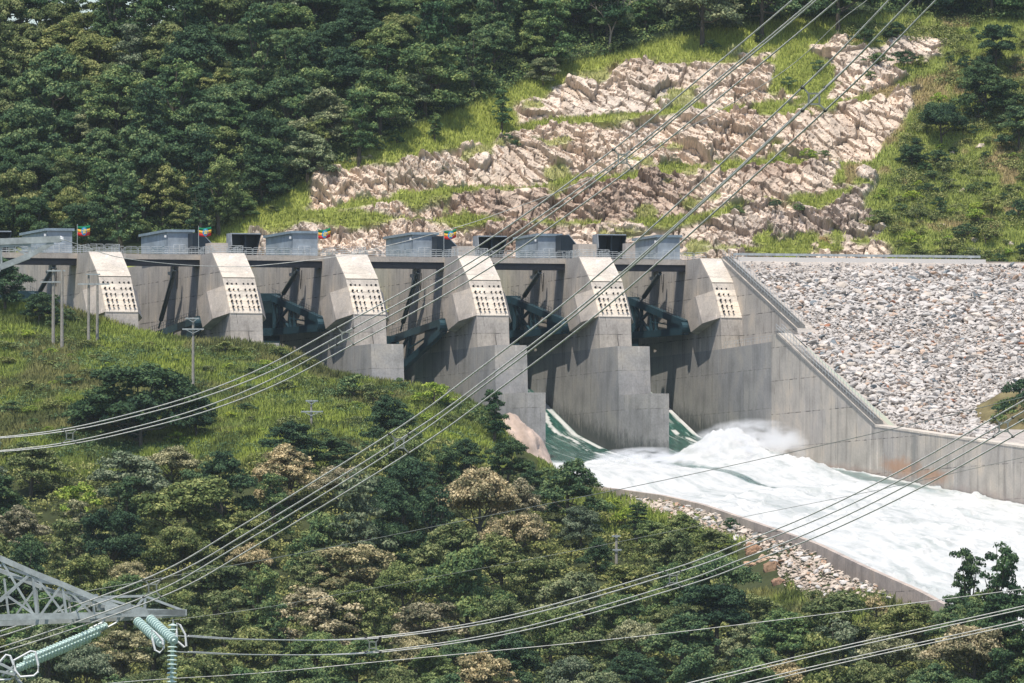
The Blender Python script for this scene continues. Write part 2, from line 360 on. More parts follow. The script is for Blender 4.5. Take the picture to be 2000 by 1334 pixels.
for i, X in enumerate(PX[:5]):
    rp = MB(); z0 = .02
    railing(rp, (X+.1, 8.5, z0), (X+.1, 1.0, z0+.0), 1.15); railing(rp, (X+.1, 1.0, z0), (X+4.9, 1.0, z0), 1.15); railing(rp, (X+4.9, 1.0, z0), (X+4.9, 8.5, z0), 1.15)
    tag(rp.build('pier_railing', M['galv_rail']), 'galvanised railing loop on the flat top of the %s pier from left' % ['first', 'second', 'third', 'fourth', 'fifth'][i], 'railing', 'railing loops on the pier tops')
# gate sheds
SH = [(93, 141, 18, 'leftmost, just left of the leftmost flag'), (328, 376, 18, 'second from left, between the two leftmost piers'), (572, 620, 17.5, 'third from left, flag at its right corner'),
      (807, 853, 17, 'fourth from left, flag behind its right corner'), (1051, 1094, 13.5, 'fifth from left, second from the right'), (1285, 1328, 13.5, 'rightmost, last before the riprap embankment')]
for k, (pl_, pr_, ln, nm) in enumerate(SH):
    x0, ztop = onL(pl_+20, 446+pl_*.011, -29); x0, _ = onL(pl_, 470, -29); x1, _ = onL(pr_, 470, -29); wd = x1-x0; h = ztop-.05
    s = empty('gate_shed', (x0, 29, .02), 'blue grey metal gate shed, '+nm, 'shed', 'blue grey sheds along the dam deck')
    MB().box(0, wd, 0, ln, 0, h-.28).build('wall', M['shed'], s)
    rf = MB().box(-.35, wd+.3, -.3, ln+.4, h-.27, h+.12).build('roof', M['shed_dark'], s)
    for d in (0, 1):
        dx = wd*.22+d*.98
        f = MB(); f.box(dx, dx+.94, -.05, -.003, .15, 2.45).build('door', M['door'], s)
        MB().box(dx+.08, dx+.86, -.07, -.052, .25, 2.35).build('panel', M['shed'], s.children[-1])
    for y in (2.2, 7.5):
        v = MB().box(-.06, -.003, y, y+3.6, .25, 2.3).build('louvre_panel', M['shed_dark'], s)
    fl = MB(); fl.tube([(-.05, .35, h-.95), (-.35, .2, h-.95)], .05, 6); fl.tube([(-.35, .2, h-.75), (-.35, .2, h-1.1)], .17, 8); fl.build('floodlight', M['white'], s)
# dark open hatch boxes on deck
def hatchbox(pxl, pxr, pyt, L, label, kind):
    x0, zt = onL(pxl, pyt, L); x1, _ = onL(pxr, pyt, L); wd = x1-x0; hz = zt
    h = empty('hatch_box', (x0, -L, .04), label, 'steel hatch', 'dark steel hatch boxes on the dam deck'); z1 = hz-.04
    if kind == 'open':
        MB().add([(.0, 2.6, z1), (wd, 2.6, z1), (wd, 2.6, .0), (.0, 2.6, .0), (.0, 2.75, z1), (wd, 2.75, z1), (wd, 2.75, 0), (0, 2.75, 0)], [(0, 1, 2, 3), (7, 6, 5, 4), (0, 4, 5, 1), (3, 2, 6, 7), (0, 3, 7, 4), (1, 5, 6, 2)]).build('back_panel', M['hatch'], h)
        MB().add([(0, 0, z1), (wd, 0, z1), (wd, 2.8, z1), (0, 2.8, z1), (0, 0, z1+.16), (wd, 0, z1+.16), (wd, 2.8, z1+.16), (0, 2.8, z1+.16)], [(0, 1, 2, 3), (7, 6, 5, 4), (0, 4, 5, 1), (3, 2, 6, 7), (0, 3, 7, 4), (1, 5, 6, 2)]).build('top_panel', M['shed'], h)
        c = MB(); c.prismX([(-2.9, 0), (0.1, 0), (-.6, z1*.4), (.55, z1*.55), (.05, z1+.16), (-2.8, z1+.16)], -.12, 0); c.build('side_cheek', M['hatch_pale'], h)
        c = MB(); c.add([(wd-1.0, 0, 0), (wd, 0, z1), (wd, 2.6, z1), (wd-1.0, 2.6, 0), (wd-.85, 0, 0), (wd+.12, 0, z1), (wd+.12, 2.6, z1), (wd-.85, 2.6, 0)], [(0, 1, 2, 3), (7, 6, 5, 4), (0, 4, 5, 1), (3, 2, 6, 7), (0, 3, 7, 4), (1, 5, 6, 2)]).build('side_cheek', M['hatch'], h)
        MB().box(wd*.5-.1, wd*.5+.1, .4, 2.59, 0, z1-.01).build('divider', M['hatch'], h)
    else:
        z1 += 0
        MB().add([(0, 0, 0), (wd*.88, 0, 0), (wd, 0, z1*.55), (wd*.45, 0, z1), (0, 0, z1), (0, 3, 0), (wd*.88, 3, 0), (wd, 3, z1*.55), (wd*.45, 3, z1), (0, 3, z1)],
                 [(0, 1, 2, 3, 4), (9, 8, 7, 6, 5), (0, 5, 6, 1), (1, 6, 7, 2), (2, 7, 8, 3), (3, 8, 9, 4), (4, 9, 5, 0)]).build('body', M['hatch'], h)
        MB().add([(wd*.45, -.06, z1), (wd, -.06, z1*.55), (wd, 3.06, z1*.55), (wd*.45, 3.06, z1), (wd*.45, -.06, z1+.12), (wd+.05, -.06, z1*.55+.12), (wd+.05, 3.06, z1*.55+.12), (wd*.45, 3.06, z1+.12)], [(0, 1, 2, 3), (7, 6, 5, 4), (0, 4, 5, 1), (3, 2, 6, 7), (0, 3, 7, 4), (1, 5, 6, 2)]).build('lid', M['shed'], h)
hatchbox(-60, 22, 452, -24, 'dark open steel hatch box at the left picture edge, left of the first shed', 'open')
hatchbox(376, 415, 455, -24, 'dark closed steel hatch box tucked behind the right side of the second shed', 'shut')
hatchbox(452, 509, 457, -24, 'dark open steel hatch box with pale cheek, left of the third shed', 'open')
hatchbox(853, 895, 461, -24, 'dark closed steel hatch box behind the right side of the fourth shed', 'shut')
hatchbox(934, 990, 462, -24, 'dark open steel hatch box with pale cheek, left of the fifth shed', 'open')
hatchbox(1095, 1130, 459, -24, 'dark closed steel hatch box behind the right side of the fifth shed', 'shut')
hatchbox(1168, 1223, 459, -24, 'dark open steel hatch box with pale cheek, left of the rightmost shed', 'open')
for k, (a, b, t, nm) in enumerate([(412, 446, 474, 'second pier'), (894, 928, 480, 'fourth pier'), (1131, 1166, 476, 'fifth pier')]):
    x0, zt = onL(a, t, -12); x1, _ = onL(b, t, -12)
    kb = MB(); kb.prismX([(-16, .05), (-12, .05), (-12.3, zt), (-15.6, zt)], x0, x1)
    tag(kb.build('concrete_block', M['conc_plain']), 'low pale concrete block between two hatch boxes above the '+nm, 'concrete block', 'pale blocks between the hatch boxes')
x0, zt = onL(1222, 475, -13); x1, _ = onL(1241, 475, -13)
tag(MB().prismX([(-15, .05), (-13, .05), (-13.1, zt), (-14.8, zt)], x0, x1).build('concrete_pillar', M['conc_plain']), 'narrow pale concrete pillar just left of the rightmost shed', 'concrete pillar')
# flags
def flag(px, ptop, pbot, wpx, hpx, nm, L=-9.6):
    x, zt = onL(px, ptop, L); k = 12.84
    f = empty('flag', (x, -L, .04), 'green yellow red flag with blue disc, '+nm, 'flag', 'striped flags on the dam deck')
    MB().tube([(0, 0, 0), (0, 0, zt+.2)], .05, 6).build('flag_pole', M['galv'], f)
    wd, hh = wpx/k, hpx/k; nx = 14; V = []; Fq = []; mi = []; z0 = zt-.04
    def P(u, v): return (.05+u*wd*.97, .22*math.sin(u*7+.8)*u+.1*math.sin(v*5+u*3)*u, z0-v*hh-.1*math.sin(u*4)*1.0+.22*u*u*(1 if px > 600 else .2))
    for j in range(3):
        for a in range(nx+1):
            for vv in (j/3, j/3+1/6, (j+1)/3): V.append(P(a/nx, vv))
    for j in range(3):
        for a in range(nx):
            for q in range(2):
                b = j*(nx+1)*3+a*3+q; Fq.append((b, b+3, b+4, b+1)); mi.append(j)
    me = mesh_np('cloth', np.array(V), np.array(Fq), True, mi=mi)
    for c in ('flag_g', 'flag_y', 'flag_r'): me.materials.append(M[c])
    c = link('cloth', me, None, f); sm = c.modifiers.new('thickness', 'SOLIDIFY'); sm.thickness = .02
    e = MB(); ring = []
    for s_ in (-1, 1):
        vs = [P(.5, .5)]+[P(.5+.22*math.cos(t)*1.0, .5+.42*math.sin(t)) for t in [q*math.pi/10 for q in range(20)]]
        vs = [(v[0], v[1]+s_*.04, v[2]) for v in vs]
        e.add(vs, [(0, 1+q, 1+(q+1) % 20) for q in range(20)])
    e.build('blue_disc', M['flag_b'], f)
    st = MB()
    for s_ in (-1, 1):
        pts = [(.5+.15*math.sin(q*2*math.pi*2/5), .5-.29*math.cos(q*2*math.pi*2/5)) for q in range(5)]
        for q in range(5):
            a = P(*pts[q]); b = P(*pts[(q+1) % 5]); st.bar((a[0], a[1]+s_*.06, a[2]), (b[0], b[1]+s_*.06, b[2]), .05, .07)
    st.build('star', M['flag_s'], f)
flag(151, 441, 490, 26, 19, 'leftmost, right of the first shed'); flag(388, 444, 490, 26, 17, 'above the hatch box by the second shed')
flag(621, 448, 495, 26, 18, 'at the right corner of the third shed'); flag(867, 450, 495, 26, 17, 'above the hatch box by the fourth shed')
# radial gates + hoist cylinders
OPEN = {1: True, 2: False, 3: True, 4: False, 5: True, 6: True}
BAYN = ['the leftmost bay behind the utility poles', 'the bay between first and second piers', 'the bay between second and third piers', 'the bay between third and fourth piers', 'the bay between fourth and fifth piers', 'the bay between fifth and rightmost piers']
for k in range(1, 7):
    Xr = PX[k-1]; Xl = Xr-14.2; op = OPEN[k]
    Lt, zt = onX(1341, 640, 38.4-1.0)
    if op: nu = onX(1234, 588, 38.4-1.6); nl = onX(1234, 655, 38.4-1.6)
    else: nu = onX(764, 664, -1.6); nl = onX(752, 750, -1.6)
    g = empty('radial_gate', (Xl+7.1, -Lt, zt), 'dark teal radial gate %s in %s' % ('over rushing water' if k >= 5 else ('raised' if op else 'lowered'), BAYN[k-1]), 'sluice gate', 'radial gates between the piers')
    gx = Xl+7.1
    def R(x, l, z): return (x-gx, -l+Lt, z-zt)
    for sd in (1, -1):
        xt = gx+sd*6.1; xg = gx+sd*5.5
        T = Vector(R(xt, Lt, zt)); U = Vector(R(xg, *nu)); B = Vector(R(xg, *nl))
        if sd == 1: Tu = T+Vector((0, 0, .55)); Tb = T+Vector((0, 0, -.55))
        else: Tu = T+Vector((0, 0, .55)); Tb = T+Vector((0, 0, -.55))
        ar = MB(); ar.bar(Tu, U, .8, 1.05); ar.bar(Tb, B, .8, 1.05)
        a = ar.build('gate_arm', M['gate'], g)
        wb = MB()
        lt = lambda t: (Tu.lerp(U, t), Tb.lerp(B, t))
        q = [lt(t) for t in (0, .34)]; hx = Vector((.15, 0, 0))
        wb.add([q[0][0]-hx, q[1][0]-hx, q[1][1]-hx, q[0][1]-hx, q[0][0]+hx, q[1][0]+hx, q[1][1]+hx, q[0][1]+hx], [(0, 1, 2, 3), (7, 6, 5, 4), (0, 4, 5, 1), (3, 2, 6, 7), (0, 3, 7, 4), (1, 5, 6, 2)])
        for t in ((.55, .64, .82, .97) if op else (.62, .95)): wb.bar(*lt(t), .5, .42, (0, 1, 0))
        c0 = lt(.64); c1 = lt(.82); c2 = lt(.97)
        mid = c1[0].lerp(c1[1], .5)
        for e_ in ((c0[0], mid), (c0[1], mid), (c2[0], mid), (c2[1], mid)): wb.bar(e_[0], e_[1], .35, .4, (0, 1, 0))
        wb.bar((q[1][0]+q[1][1])*.5, (c0[0]+c0[1])*.5, .2, .2, (0, 1, 0))
        wb.build('arm_bracing', M['gate'], g)
        if sd == 1:
            wr = MB(); railing(wr, Tu+Vector((-.3, 0, .5)), U+Vector((-.3, 0, .5)), 1.0, 1.4, .025, False); wr.build('walkway_rail', M['tube'], g)
            hb = MB(); hb.tube([T+Vector((-.9, 0, 0)), T+Vector((.75, 0, 0))], .85, 14); hb.build('trunnion_hub', M['gate'], g)
    # cross beams between the two arms and the curved skin
    cb = MB()
    for nd in (nu, nl): cb.bar(R(gx-6.2, *nd), R(gx+6.2, *nd), 1.0, 1.2)
    cb.build('cross_beam', M['gate'], g)
    rr_ = math.hypot(nu[0]-Lt, nu[1]-zt)+1.2; am = math.atan2((nu[1]+nl[1])/2-zt, Lt-(nu[0]+nl[0])/2)
    V = []; Fq = []; ns = 16
    for s_ in range(ns+1):
        th = am-rad(28 if op else 20)+rad(34 if op else 27)*s_/ns
        for rr2 in (rr_, rr_+.25):
            for x in (-7.05, 7.05): V.append((x, rr2*math.cos(th), rr2*math.sin(th)))
    for s_ in range(ns):
        b = s_*4; Fq += [(b, b+1, b+5, b+4), (b+2, b+6, b+7, b+3)]
    Fq += [(0, 2, 3, 1), (ns*4, ns*4+1, ns*4+3, ns*4+2)]
    MB().add(V, Fq).build('skin_plate', M['gate'], g)
    Xc = Xr-1.5
    if op: c0 = onX(1254, 585, 38.4-1.5); c1 = onX(1289, 534, 38.4-1.5)
    else: c0 = onX(784, 640, -1.5); c1 = onX(816, 532, -1.5)
    h = empty('hoist_cylinder', (Xc, -c1[0], c1[1]), 'long grey leaning hoist cylinder in '+BAYN[k-1], 'hydraulic cylinder', 'hoist cylinders under the deck')
    A = Vector((0, -c0[0]+c1[0], c0[1]-c1[1]))
    MB().tube([(0, 0, 0), A*.12, A*.125, A*.9], .36, 12, rs=[.3, .3, .36, .36]).build('barrel', M['tube'], h)
    MB().tube([A*.9, A*1.05], .16, 8).build('rod', M['galv'], h)
    MB().tube([Vector((0, 0, 0))+Vector((0, -.9, -.3)), (0, -1.2, -1.6), (0, -1.6, -3.0), (0, -2.0, -1.6), (0, -2.2, -.2)], .06, 6).build('hose', M['black'], h)
    MB().bar((0, 0, .2), (0, 0, 1.6), .5).build('bracket', M['girder'], h)
    lx = onX(1272, 544, 38.4-.5)
    lp = MB(); lp.bar((Xr-.05, -lx[0], lx[1]+.2), (Xr-.6, -lx[0], lx[1]+.2), .08); lp.tube([(Xr-.6, -lx[0]+.25, lx[1]+.1), (Xr-.6, -lx[0]-.3, lx[1])], .26, 10, rs=[.18, .3])
    tag(lp.build('floodlight', M['white']), 'small white floodlight in '+BAYN[k-1], 'floodlight', 'white floodlights under the deck')
# ---- right abutment walls
RX = 41.8
d1 = onX(1410, 500, RX); d2 = onX(1556, 641, RX); d3 = onX(1562, 662, RX)
ab = empty('abutment_wall', (RX, 0, 0), 'pale recessed concrete abutment wall right of the rightmost pier, under the upper stair', 'wall')
MB().prismX([(-45, .0), (d1[0], .0), (d2[0], d2[1]), (d2[0]+2.5, -14.25), (-45, -14.25)], 0, 2.2).build('wall_body', M['conc'], ab)
cp = MB(); cp.prismX([(d1[0]-.3, .01), (d2[0], d2[1]+.01), (d2[0], d2[1]-.5), (d1[0]-.3, -.55)], -.06, .0); cp.build('stair_edge', M['stair'], ab)
WX = 38.4
tw = empty('training_wall', (WX, 0, 0), 'long grey concrete training wall bounding the right side of the white water', 'wall')
def wl(L): return -27.93-(L-92.4)*(4.86/71.86)
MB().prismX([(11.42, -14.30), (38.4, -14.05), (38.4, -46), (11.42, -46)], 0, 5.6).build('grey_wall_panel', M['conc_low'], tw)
prof = [(38.41, -13.1), (42.0, -12.85), (92.4, -27.93), (164.3, -32.79), (360, -46.0), (360, -75), (38.41, -60)]
MB().prismX(prof, .0, 2.0).build('wall_body', M['conc_wall'], tw)
MB().prismX([(41, -12.8), (92.4, -27.9), (92.4, -28.45), (41, -13.35)], -.07, 0).build('stair_edge', M['stair'], tw)
cpn = MB(); cpn.prismX([(92.4, -27.91), (164.3, -32.77), (360, -45.98), (360, -46.25), (164.3, -33.05), (92.4, -28.2)], -.08, 2.05); cpn.build('coping', M['conc_cap'], tw)
# ochre seepage stain soaked into the wall concrete
def stain(m, cx, cy, a, b, col, seed):
    L, z = onX(cx, cy, WX); bs = m.node_tree.nodes['Principled BSDF']; src = bs.inputs['Base Color'].links[0].from_socket
    tc = N(m, 'ShaderNodeTexCoord'); mp = N(m, 'ShaderNodeMapping'); mp.vector_type = 'TEXTURE'; mp.inputs['Location'].default_value = (0, -L, z); mp.inputs['Rotation'].default_value = (.06, 0, 0); mp.inputs['Scale'].default_value = (30, a, b)
    Lk(m, tc.outputs['Object'], mp.inputs['Vector']); ln = N(m, 'ShaderNodeVectorMath'); ln.operation = 'LENGTH'; Lk(m, mp.outputs[0], ln.inputs[0])
    nn = noise(m, mapping(m, tc.outputs['Object'], (.3, .3, .8)), .9, 7, .7); ad = N(m, 'ShaderNodeMath'); ad.operation = 'MULTIPLY_ADD'; Lk(m, nn.outputs['Fac'], ad.inputs[0]); ad.inputs[1].default_value = 1.6; Lk(m, ln.outputs['Value'], ad.inputs[2])
    mr = N(m, 'ShaderNodeMapRange'); mr.interpolation_type = 'SMOOTHSTEP'; Lk(m, ad.outputs[0], mr.inputs[0]); mr.inputs[1].default_value = 1.0; mr.inputs[2].default_value = 1.9; mr.inputs[3].default_value = .75; mr.inputs[4].default_value = 0
    x = N(m, 'ShaderNodeMix'); x.data_type = 'RGBA'; Lk(m, mr.outputs[0], x.inputs[0]); Lk(m, src, x.inputs[6]); x.inputs[7].default_value = (*col, 1); Lk(m, x.outputs[2], bs.inputs['Base Color'])
stain(M['conc_wall'], 1762, 912, 13, 1.7, (.46, .25, .14), 1); stain(M['conc_wall'], 1825, 930, 10, 1.3, (.44, .24, .14), 2)
stain(M['conc_wall'], 1785, 880, 2.2, 6, (.20, .20, .19), 3); stain(M['conc_wall'], 1650, 925, 45, 1.6, (.30, .22, .18), 4); stain(M['conc_wall'], 1900, 985, 45, 3.0, (.36, .29, .26), 5)
def stair(x0, x1, A, B, label, z_off=.02):
    st = empty('stairway', (x0, -A[0], A[1]), label, 'stairway', 'stairs with railings down the embankment edge')
    n = int((B[0]-A[0])/.6); m_ = MB()
    for q in range(n):
        l = (B[0]-A[0])*q/n; l2 = (B[0]-A[0])*(q+1)/n; z = (B[1]-A[1])*(q+.0)/n
        m_.box(0, x1-x0, -l2, -l, z-.9, z+z_off)
    m_.build('steps', M['stair'], st)
    for x in (.1, x1-x0-.1):
        r_ = MB(); railing(r_, (x, 0, .02), (x, -(B[0]-A[0]), B[1]-A[1]+.02), 1.05, 1.6, .03, False); r_.build('handrail', M['galv_rail'], st)
stair(RX+.2, RX+1.3, (d1[0]-.5, .3), (d2[0], d2[1]+.35), 'upper concrete stair with pipe handrails, running down beside the rightmost pier')
stair(WX+.15, WX+1.25, (40, -12.5), (92, -27.5), 'lower concrete stair with pipe handrails descending along the top of the training wall')
lg = MB(); railing(lg, (WX+.2, -12, -14.2), (WX+.2, -38, -14.0), .95, 1.8, .022, False); tag(lg.build('ledge_railing', M['galv_rail']), 'thin faint railing along the ledge in front of the rightmost pier foot', 'railing')
# ---- chute floor and water
LP = np.array([-60, -29.5, -17.3, -1, 16.6, 40, 90, 164, 217, 250, 330]); ZP = np.array([-14., -19.2, -22.45, -27.15, -30, -32.5, -34.9, -40.8, -46.2, -50.2, -61.])
LWpts = [onX(px_, py_, 0.0) for px_, py_ in ((1205, 954), (1300, 967), (1380, 985), (1450, 1009), (1520, 1033), (1600, 1060), (1700, 1108), (1800, 1152), (1900, 1205), (2000, 1262))]
LWL = np.array([-70.]+[60.]+[p[0] for p in LWpts]); LWZ = np.array([-22., -32.6]+[p[1] for p in LWpts])
def lwx(L): return np.where(L > 90, 0.0, np.where(L > 33, (L-90)/57*62, -62.0))
def water_z(X, L):
    zr = np.interp(L, LP, ZP); zl = np.interp(L, LWL, LWZ)-.9; t = np.clip((38.4-X)/38.4, 0, 1); k = sstep(70, 100, L)
    return zr*(1-k)+k*(zr*(1-t)+zl*t)
xs = np.arange(-62, 38.5, .28); Ls = np.arange(-32, 330, .42); GX, GL = np.meshgrid(xs, Ls)
Z = water_z(GX, GL)
bay4 = (GX > 5) & (GX < 19.2); bay5 = (GX >= 19.2)
nz = fbm(GX*.35, GL*.10, 3, 5)
start = np.where(GX >= 22, 31+3*np.sin(GX*.9), np.where(GX > 4, 44-7*(19-GX)/14, 30))+8*(nz-.5)
foam = sstep(-3, 5, GL-start)
# dark green wake behind the pier between the two discharges
wc = 20.6-(GL-33)*.010; ww = np.clip(2.6-(GL-33)*.034, .0, 4)*(GL > 31.5)
wake = 1-sstep(.75, 1.2, np.abs(GX-wc+.5*(fbm(GX*0+1, GL*.25, 13, 3)-.5))/np.maximum(ww, .01)); wake = wake*(ww > .15)
st1 = ((GX > 18.35) & (GX < 19.2)) | ((GX > 37.5) & (GX < 38.4)) | ((GX > -.9) & (GX < 0))
foam = np.maximum(foam, st1*sstep(.30, .5, fbm(GX*.8, GL*.25, 9, 4))*.95*(GL < 80))
for x0_, s_ in ((16.6, .045), (35.6, .05)):
    c = x0_-s_*(GL+5)*.6+.5*np.sin(GL*.3); foam = np.maximum(foam, (np.abs(GX-c) < .4)*(GL > -22)*(GL < 40)*sstep(.38, .52, fbm(GX*1.1, GL*.35, 19, 4)))
stk = sstep(.58, .76, fbm(GX*2.6, GL*.10, 33, 5))*.42; foam = np.maximum(foam, stk*(GL < 60))
foam = foam*(1-wake*.95); foam = np.maximum(foam, (np.abs(np.abs(GX-wc)-ww) < .22)*(GL > 33)*(GL < 75)*.8*sstep(.4, .5, fbm(GX, GL*.4, 15, 3)))
gs = sstep(33.0, 34.6, GX+1.6*(fbm(GX*.3, GL*.08, 41, 3)-.5))*(1-sstep(36.6, 37.3, GX+.6*(fbm(GX*.3, GL*.2, 43, 3)-.5)))*sstep(58, 66, GL)*(1-sstep(115, 150, GL))
foam = np.clip(foam-gs*.7, 0, 1)
# torn, thinner foam in long flow-wise lanes
flx = GX+5*fbm(GX*.07, GL*.03, 50, 3); lane = fbm(flx*.55, GL*.035, 95, 5); thin = sstep(.54, .68, lane)*sstep(60, 110, GL)*.20+sstep(.57, .70, fbm(flx*1.6, GL*.10, 96, 4))*.10
foam2 = np.clip(foam-thin*(foam > .6), 0, 1)
bil = np.abs(fbm(flx*.33, GL*.12, 51, 5)-.5)*2; bil2 = np.abs(fbm(flx*1.1, GL*.6, 61, 4)-.5)*2
amp = foam*(GL > 24)*(1-wake)
p1 = np.exp(-((GX-30)/5.2)**2-((GL-44)/13)**2); p2 = np.exp(-((GX-31)/5.5)**2-((GL-72)/20)**2); p3 = np.exp(-((GX-11)/4.5)**2-((GL-54)/12)**2)
lump = np.clip(p1*1.3+p2*.8+p3*.5, 0, 1)
pile = 4.7*p1+1.8*p2+.9*p3
Z = Z+amp*(.34*bil+.10*bil2-.15+lump*(1.5*bil+.7*bil2)+.55*(fbm(flx*.12, GL*.025, 71, 3)-.5)+pile)+(1-foam)*.10*(fbm(GX*1.5, GL*.25, 91, 3)-.5)
crestw = sstep(.60, .72, fbm(flx*.5, GL*.18, 97, 3))*(GL > 110)*.5; Z = Z+amp*crestw
foam = foam2
Z = np.where(GL > 90, np.minimum(Z, np.where(GX < 1.5, np.interp(GL, LWL, LWZ)-.25, 99)), Z)
keep = (GX >= lwx(GL)-.3)
idx = np.arange(GX.size).reshape(GX.shape)
q = np.stack([idx[:-1, :-1], idx[:-1, 1:], idx[1:, 1:], idx[1:, :-1]], -1); qm = keep[:-1, :-1] & keep[1:, 1:]
V = np.stack([GX, -GL, Z], -1).reshape(-1, 3)
me = mesh_np('chute_water', V, q[qm].reshape(-1, 4)[:, ::-1], True, tint=foam.ravel())
mw = mat('rushing_water', (.01, .08, .06), .12, 0, .5); at = N(mw, 'ShaderNodeAttribute'); at.attribute_name = 'tint'; tc = N(mw, 'ShaderNodeTexCoord')
nA = noise(mw, mapping(mw, tc.outputs['Object'], (2.2, .22, 1)), 1.0, 6, .65); gA = ramp(mw, nA.outputs['Fac'], [(.35, (.006, .05, .04)), (.52, (.014, .09, .07)), (.68, (.08, .20, .17))])
nB = noise(mw, mapping(mw, tc.outputs['Object'], (.45, .09, .45)), 1.0, 8, .7); gB = ramp(mw, nB.outputs['Fac'], [(.34, (.38, .405, .40)), (.44, (.50, .515, .51)), (.55, (.575, .58, .575))])
x = N(mw, 'ShaderNodeMix'); x.data_type = 'RGBA'; Lk(mw, at.outputs['Fac'], x.inputs[0]); Lk(mw, gA.outputs[0], x.inputs[6]); Lk(mw, gB.outputs[0], x.inputs[7])
bs = mw.node_tree.nodes['Principled BSDF']; Lk(mw, x.outputs[2], bs.inputs['Base Color'])
rg = N(mw, 'ShaderNodeMapRange'); Lk(mw, at.outputs['Fac'], rg.inputs[0]); rg.inputs[3].default_value = .14; rg.inputs[4].default_value = .9; Lk(mw, rg.outputs[0], bs.inputs['Roughness'])
nC = noise(mw, mapping(mw, tc.outputs['Object'], (1.4, .6, 1.4)), 1.3, 8, .75); bump(mw, nC.outputs['Fac'], .22, .3)
tag(link('water', me, mw), kind='structure')
lx_ = np.arange(-62, 39.5, 2.); ll_ = np.arange(-45, 335, 4.); A_, B_ = np.meshgrid(lx_, ll_); Zf = water_z(A_, B_)-4.0
idx = np.arange(A_.size).reshape(A_.shape); q = np.stack([idx[:-1, :-1], idx[:-1, 1:], idx[1:, 1:], idx[1:, :-1]], -1).reshape(-1, 4)
kf = (A_ >= lwx(B_)-.5)[:-1, :-1].reshape(-1)
tag(link('chute_floor', mesh_np('chute_floor', np.stack([A_, -B_, Zf], -1).reshape(-1, 3), q[kf][:, ::-1]), M['conc_plain']), kind='structure')
# left low training wall
lw = MB(); Lq = list(np.arange(33, 90, 8))+list(np.arange(90, 300, 5)); P1 = []
for L in Lq: P1.append((float(lwx(np.float64(L))), -L, float(np.interp(L, LWL, LWZ))))
for k in range(len(P1)-1):
    a, b = P1[k], P1[k+1]; th = .75
    lw.add([(a[0], a[1], a[2]), (b[0], b[1], b[2]), (b[0], b[1], b[2]-7), (a[0], a[1], a[2]-7), (a[0]-th, a[1], a[2]), (b[0]-th, b[1], b[2]), (b[0]-th, b[1], b[2]-7), (a[0]-th, a[1], a[2]-7)],
           [(0, 1, 2, 3), (7, 6, 5, 4), (0, 4, 5, 1), (3, 2, 6, 7), (0, 3, 7, 4), (1, 5, 6, 2)])
M['lw'] = concrete('low_wall_concrete', (.50, .43, .38), .3, .9, pw=7.5, ph=9)
tag(lw.build('curb_wall', M['lw']), 'low curving beige concrete wall along the near side of the white water', 'wall')
tag(MB().box(-130, 60, 62, 70, -5, -4).build('reservoir_water', mw), kind='structure')
# ---- crest road, curb, guardrail at the right
xr0, _ = onX(1450, 505, RX+3); tag(MB().box(RX+2.3, 100, 0.5, 9, -1.5, -.02).build('crest_road', M['conc_plain']), kind='structure')
tag(MB().box(RX+2.6, 84, .0, .5, -.55, .28).build('road_curb', M['curb']), 'long white painted curb along the crest road above the riprap slope', 'curb')
gd = MB(); gr = empty('guard_rail', (44, 1.2, 0), 'long grey steel guard rail along the crest road above the riprap slope', 'guard rail')
xg = np.arange(0, 40, 2.0)
MB().box(0, 39.5, -.04, .04, .55, .92).build('rail_beam', M['galv_rail'], gr)
for x_ in xg[::1]: MB().box(x_-.07, x_+.07, .05, .17, -.02, .9).build('rail_post', M['galv_rail'], gr)
# ================================================================ TERRAIN
def rbf(ctrl, qr, qd, eps=14.0):
    r = ctrl[:, 0]; d = ctrl[:, 1]; z = ctrl[:, 2]; n = len(r)
    ph = lambda s: np.sqrt(s*s+eps*eps)
    A = ph(np.hypot(r[:, None]-r[None], d[:, None]-d[None])); A += np.eye(n)*-.8
    P = np.stack([np.ones(n), r, d], 1); K = np.block([[A, P], [P.T, np.zeros((3, 3))]])
    sol = np.linalg.solve(K, np.concatenate([z, np.zeros(3)]))
    out = sol[n]+sol[n+1]*qr+sol[n+2]*qd
    for k in range(n): out = out+sol[k]*ph(np.hypot(qr-r[k], qd-d[k]))
    return out
def Dcrest(px):
    px = np.asarray(px, float)
    Lw = (px-895.5)/3.36; Dw = D0-Lw*CA-1.2
    return np.where(px > 1205, Dw, 1752-38*(px-236)/964)-2.0
crestpx = [(-400, 540), (-150, 575), (0, 592), (80, 592), (150, 602), (230, 640), (290, 655), (400, 668), (480, 672), (560, 676), (600, 690), (640, 735), (700, 738), (760, 745), (860, 768), (960, 795), (1000, 830), (1060, 905), (1100, 935), (1160, 955), (1210, 968), (1300, 981), (1380, 1000), (1450, 1025), (1520, 1050), (1600, 1078), (1700, 1128), (1800, 1172), (1900, 1225), (2000, 1282), (2200, 1400), (2400, 1480)]
ctl = [(px, py, float(Dcrest(px))) for px, py in crestpx]
ctl += [(0, 820, 1695), (300, 850, 1688), (600, 860, 1682), (850, 900, 1672), (-200, 900, 1690), (0, 1030, 1645), (400, 1040, 1640), (800, 1070, 1630), (1050, 1080, 1632), (1250, 1110, 1628), (1400, 1120, 1610),
        (1500, 1130, 1592), (1600, 1165, 1575), (1720, 1210, 1545), (1850, 1260, 1520), (-300, 1200, 1600), (0, 1200, 1598), (400, 1220, 1590), (800, 1230, 1585), (1200, 1240, 1575), (1500, 1270, 1555), (1800, 1330, 1500),
        (-300, 1400, 1545), (0, 1400, 1545), (500, 1400, 1540), (1000, 1400, 1535), (1400, 1400, 1515), (2000, 1430, 1470), (2300, 1500, 1440)]
cr = []
for px, py, D in ctl:
    rr, zz = ray(px, py); cr.append((rr*D, D, zz*D-CAMH))
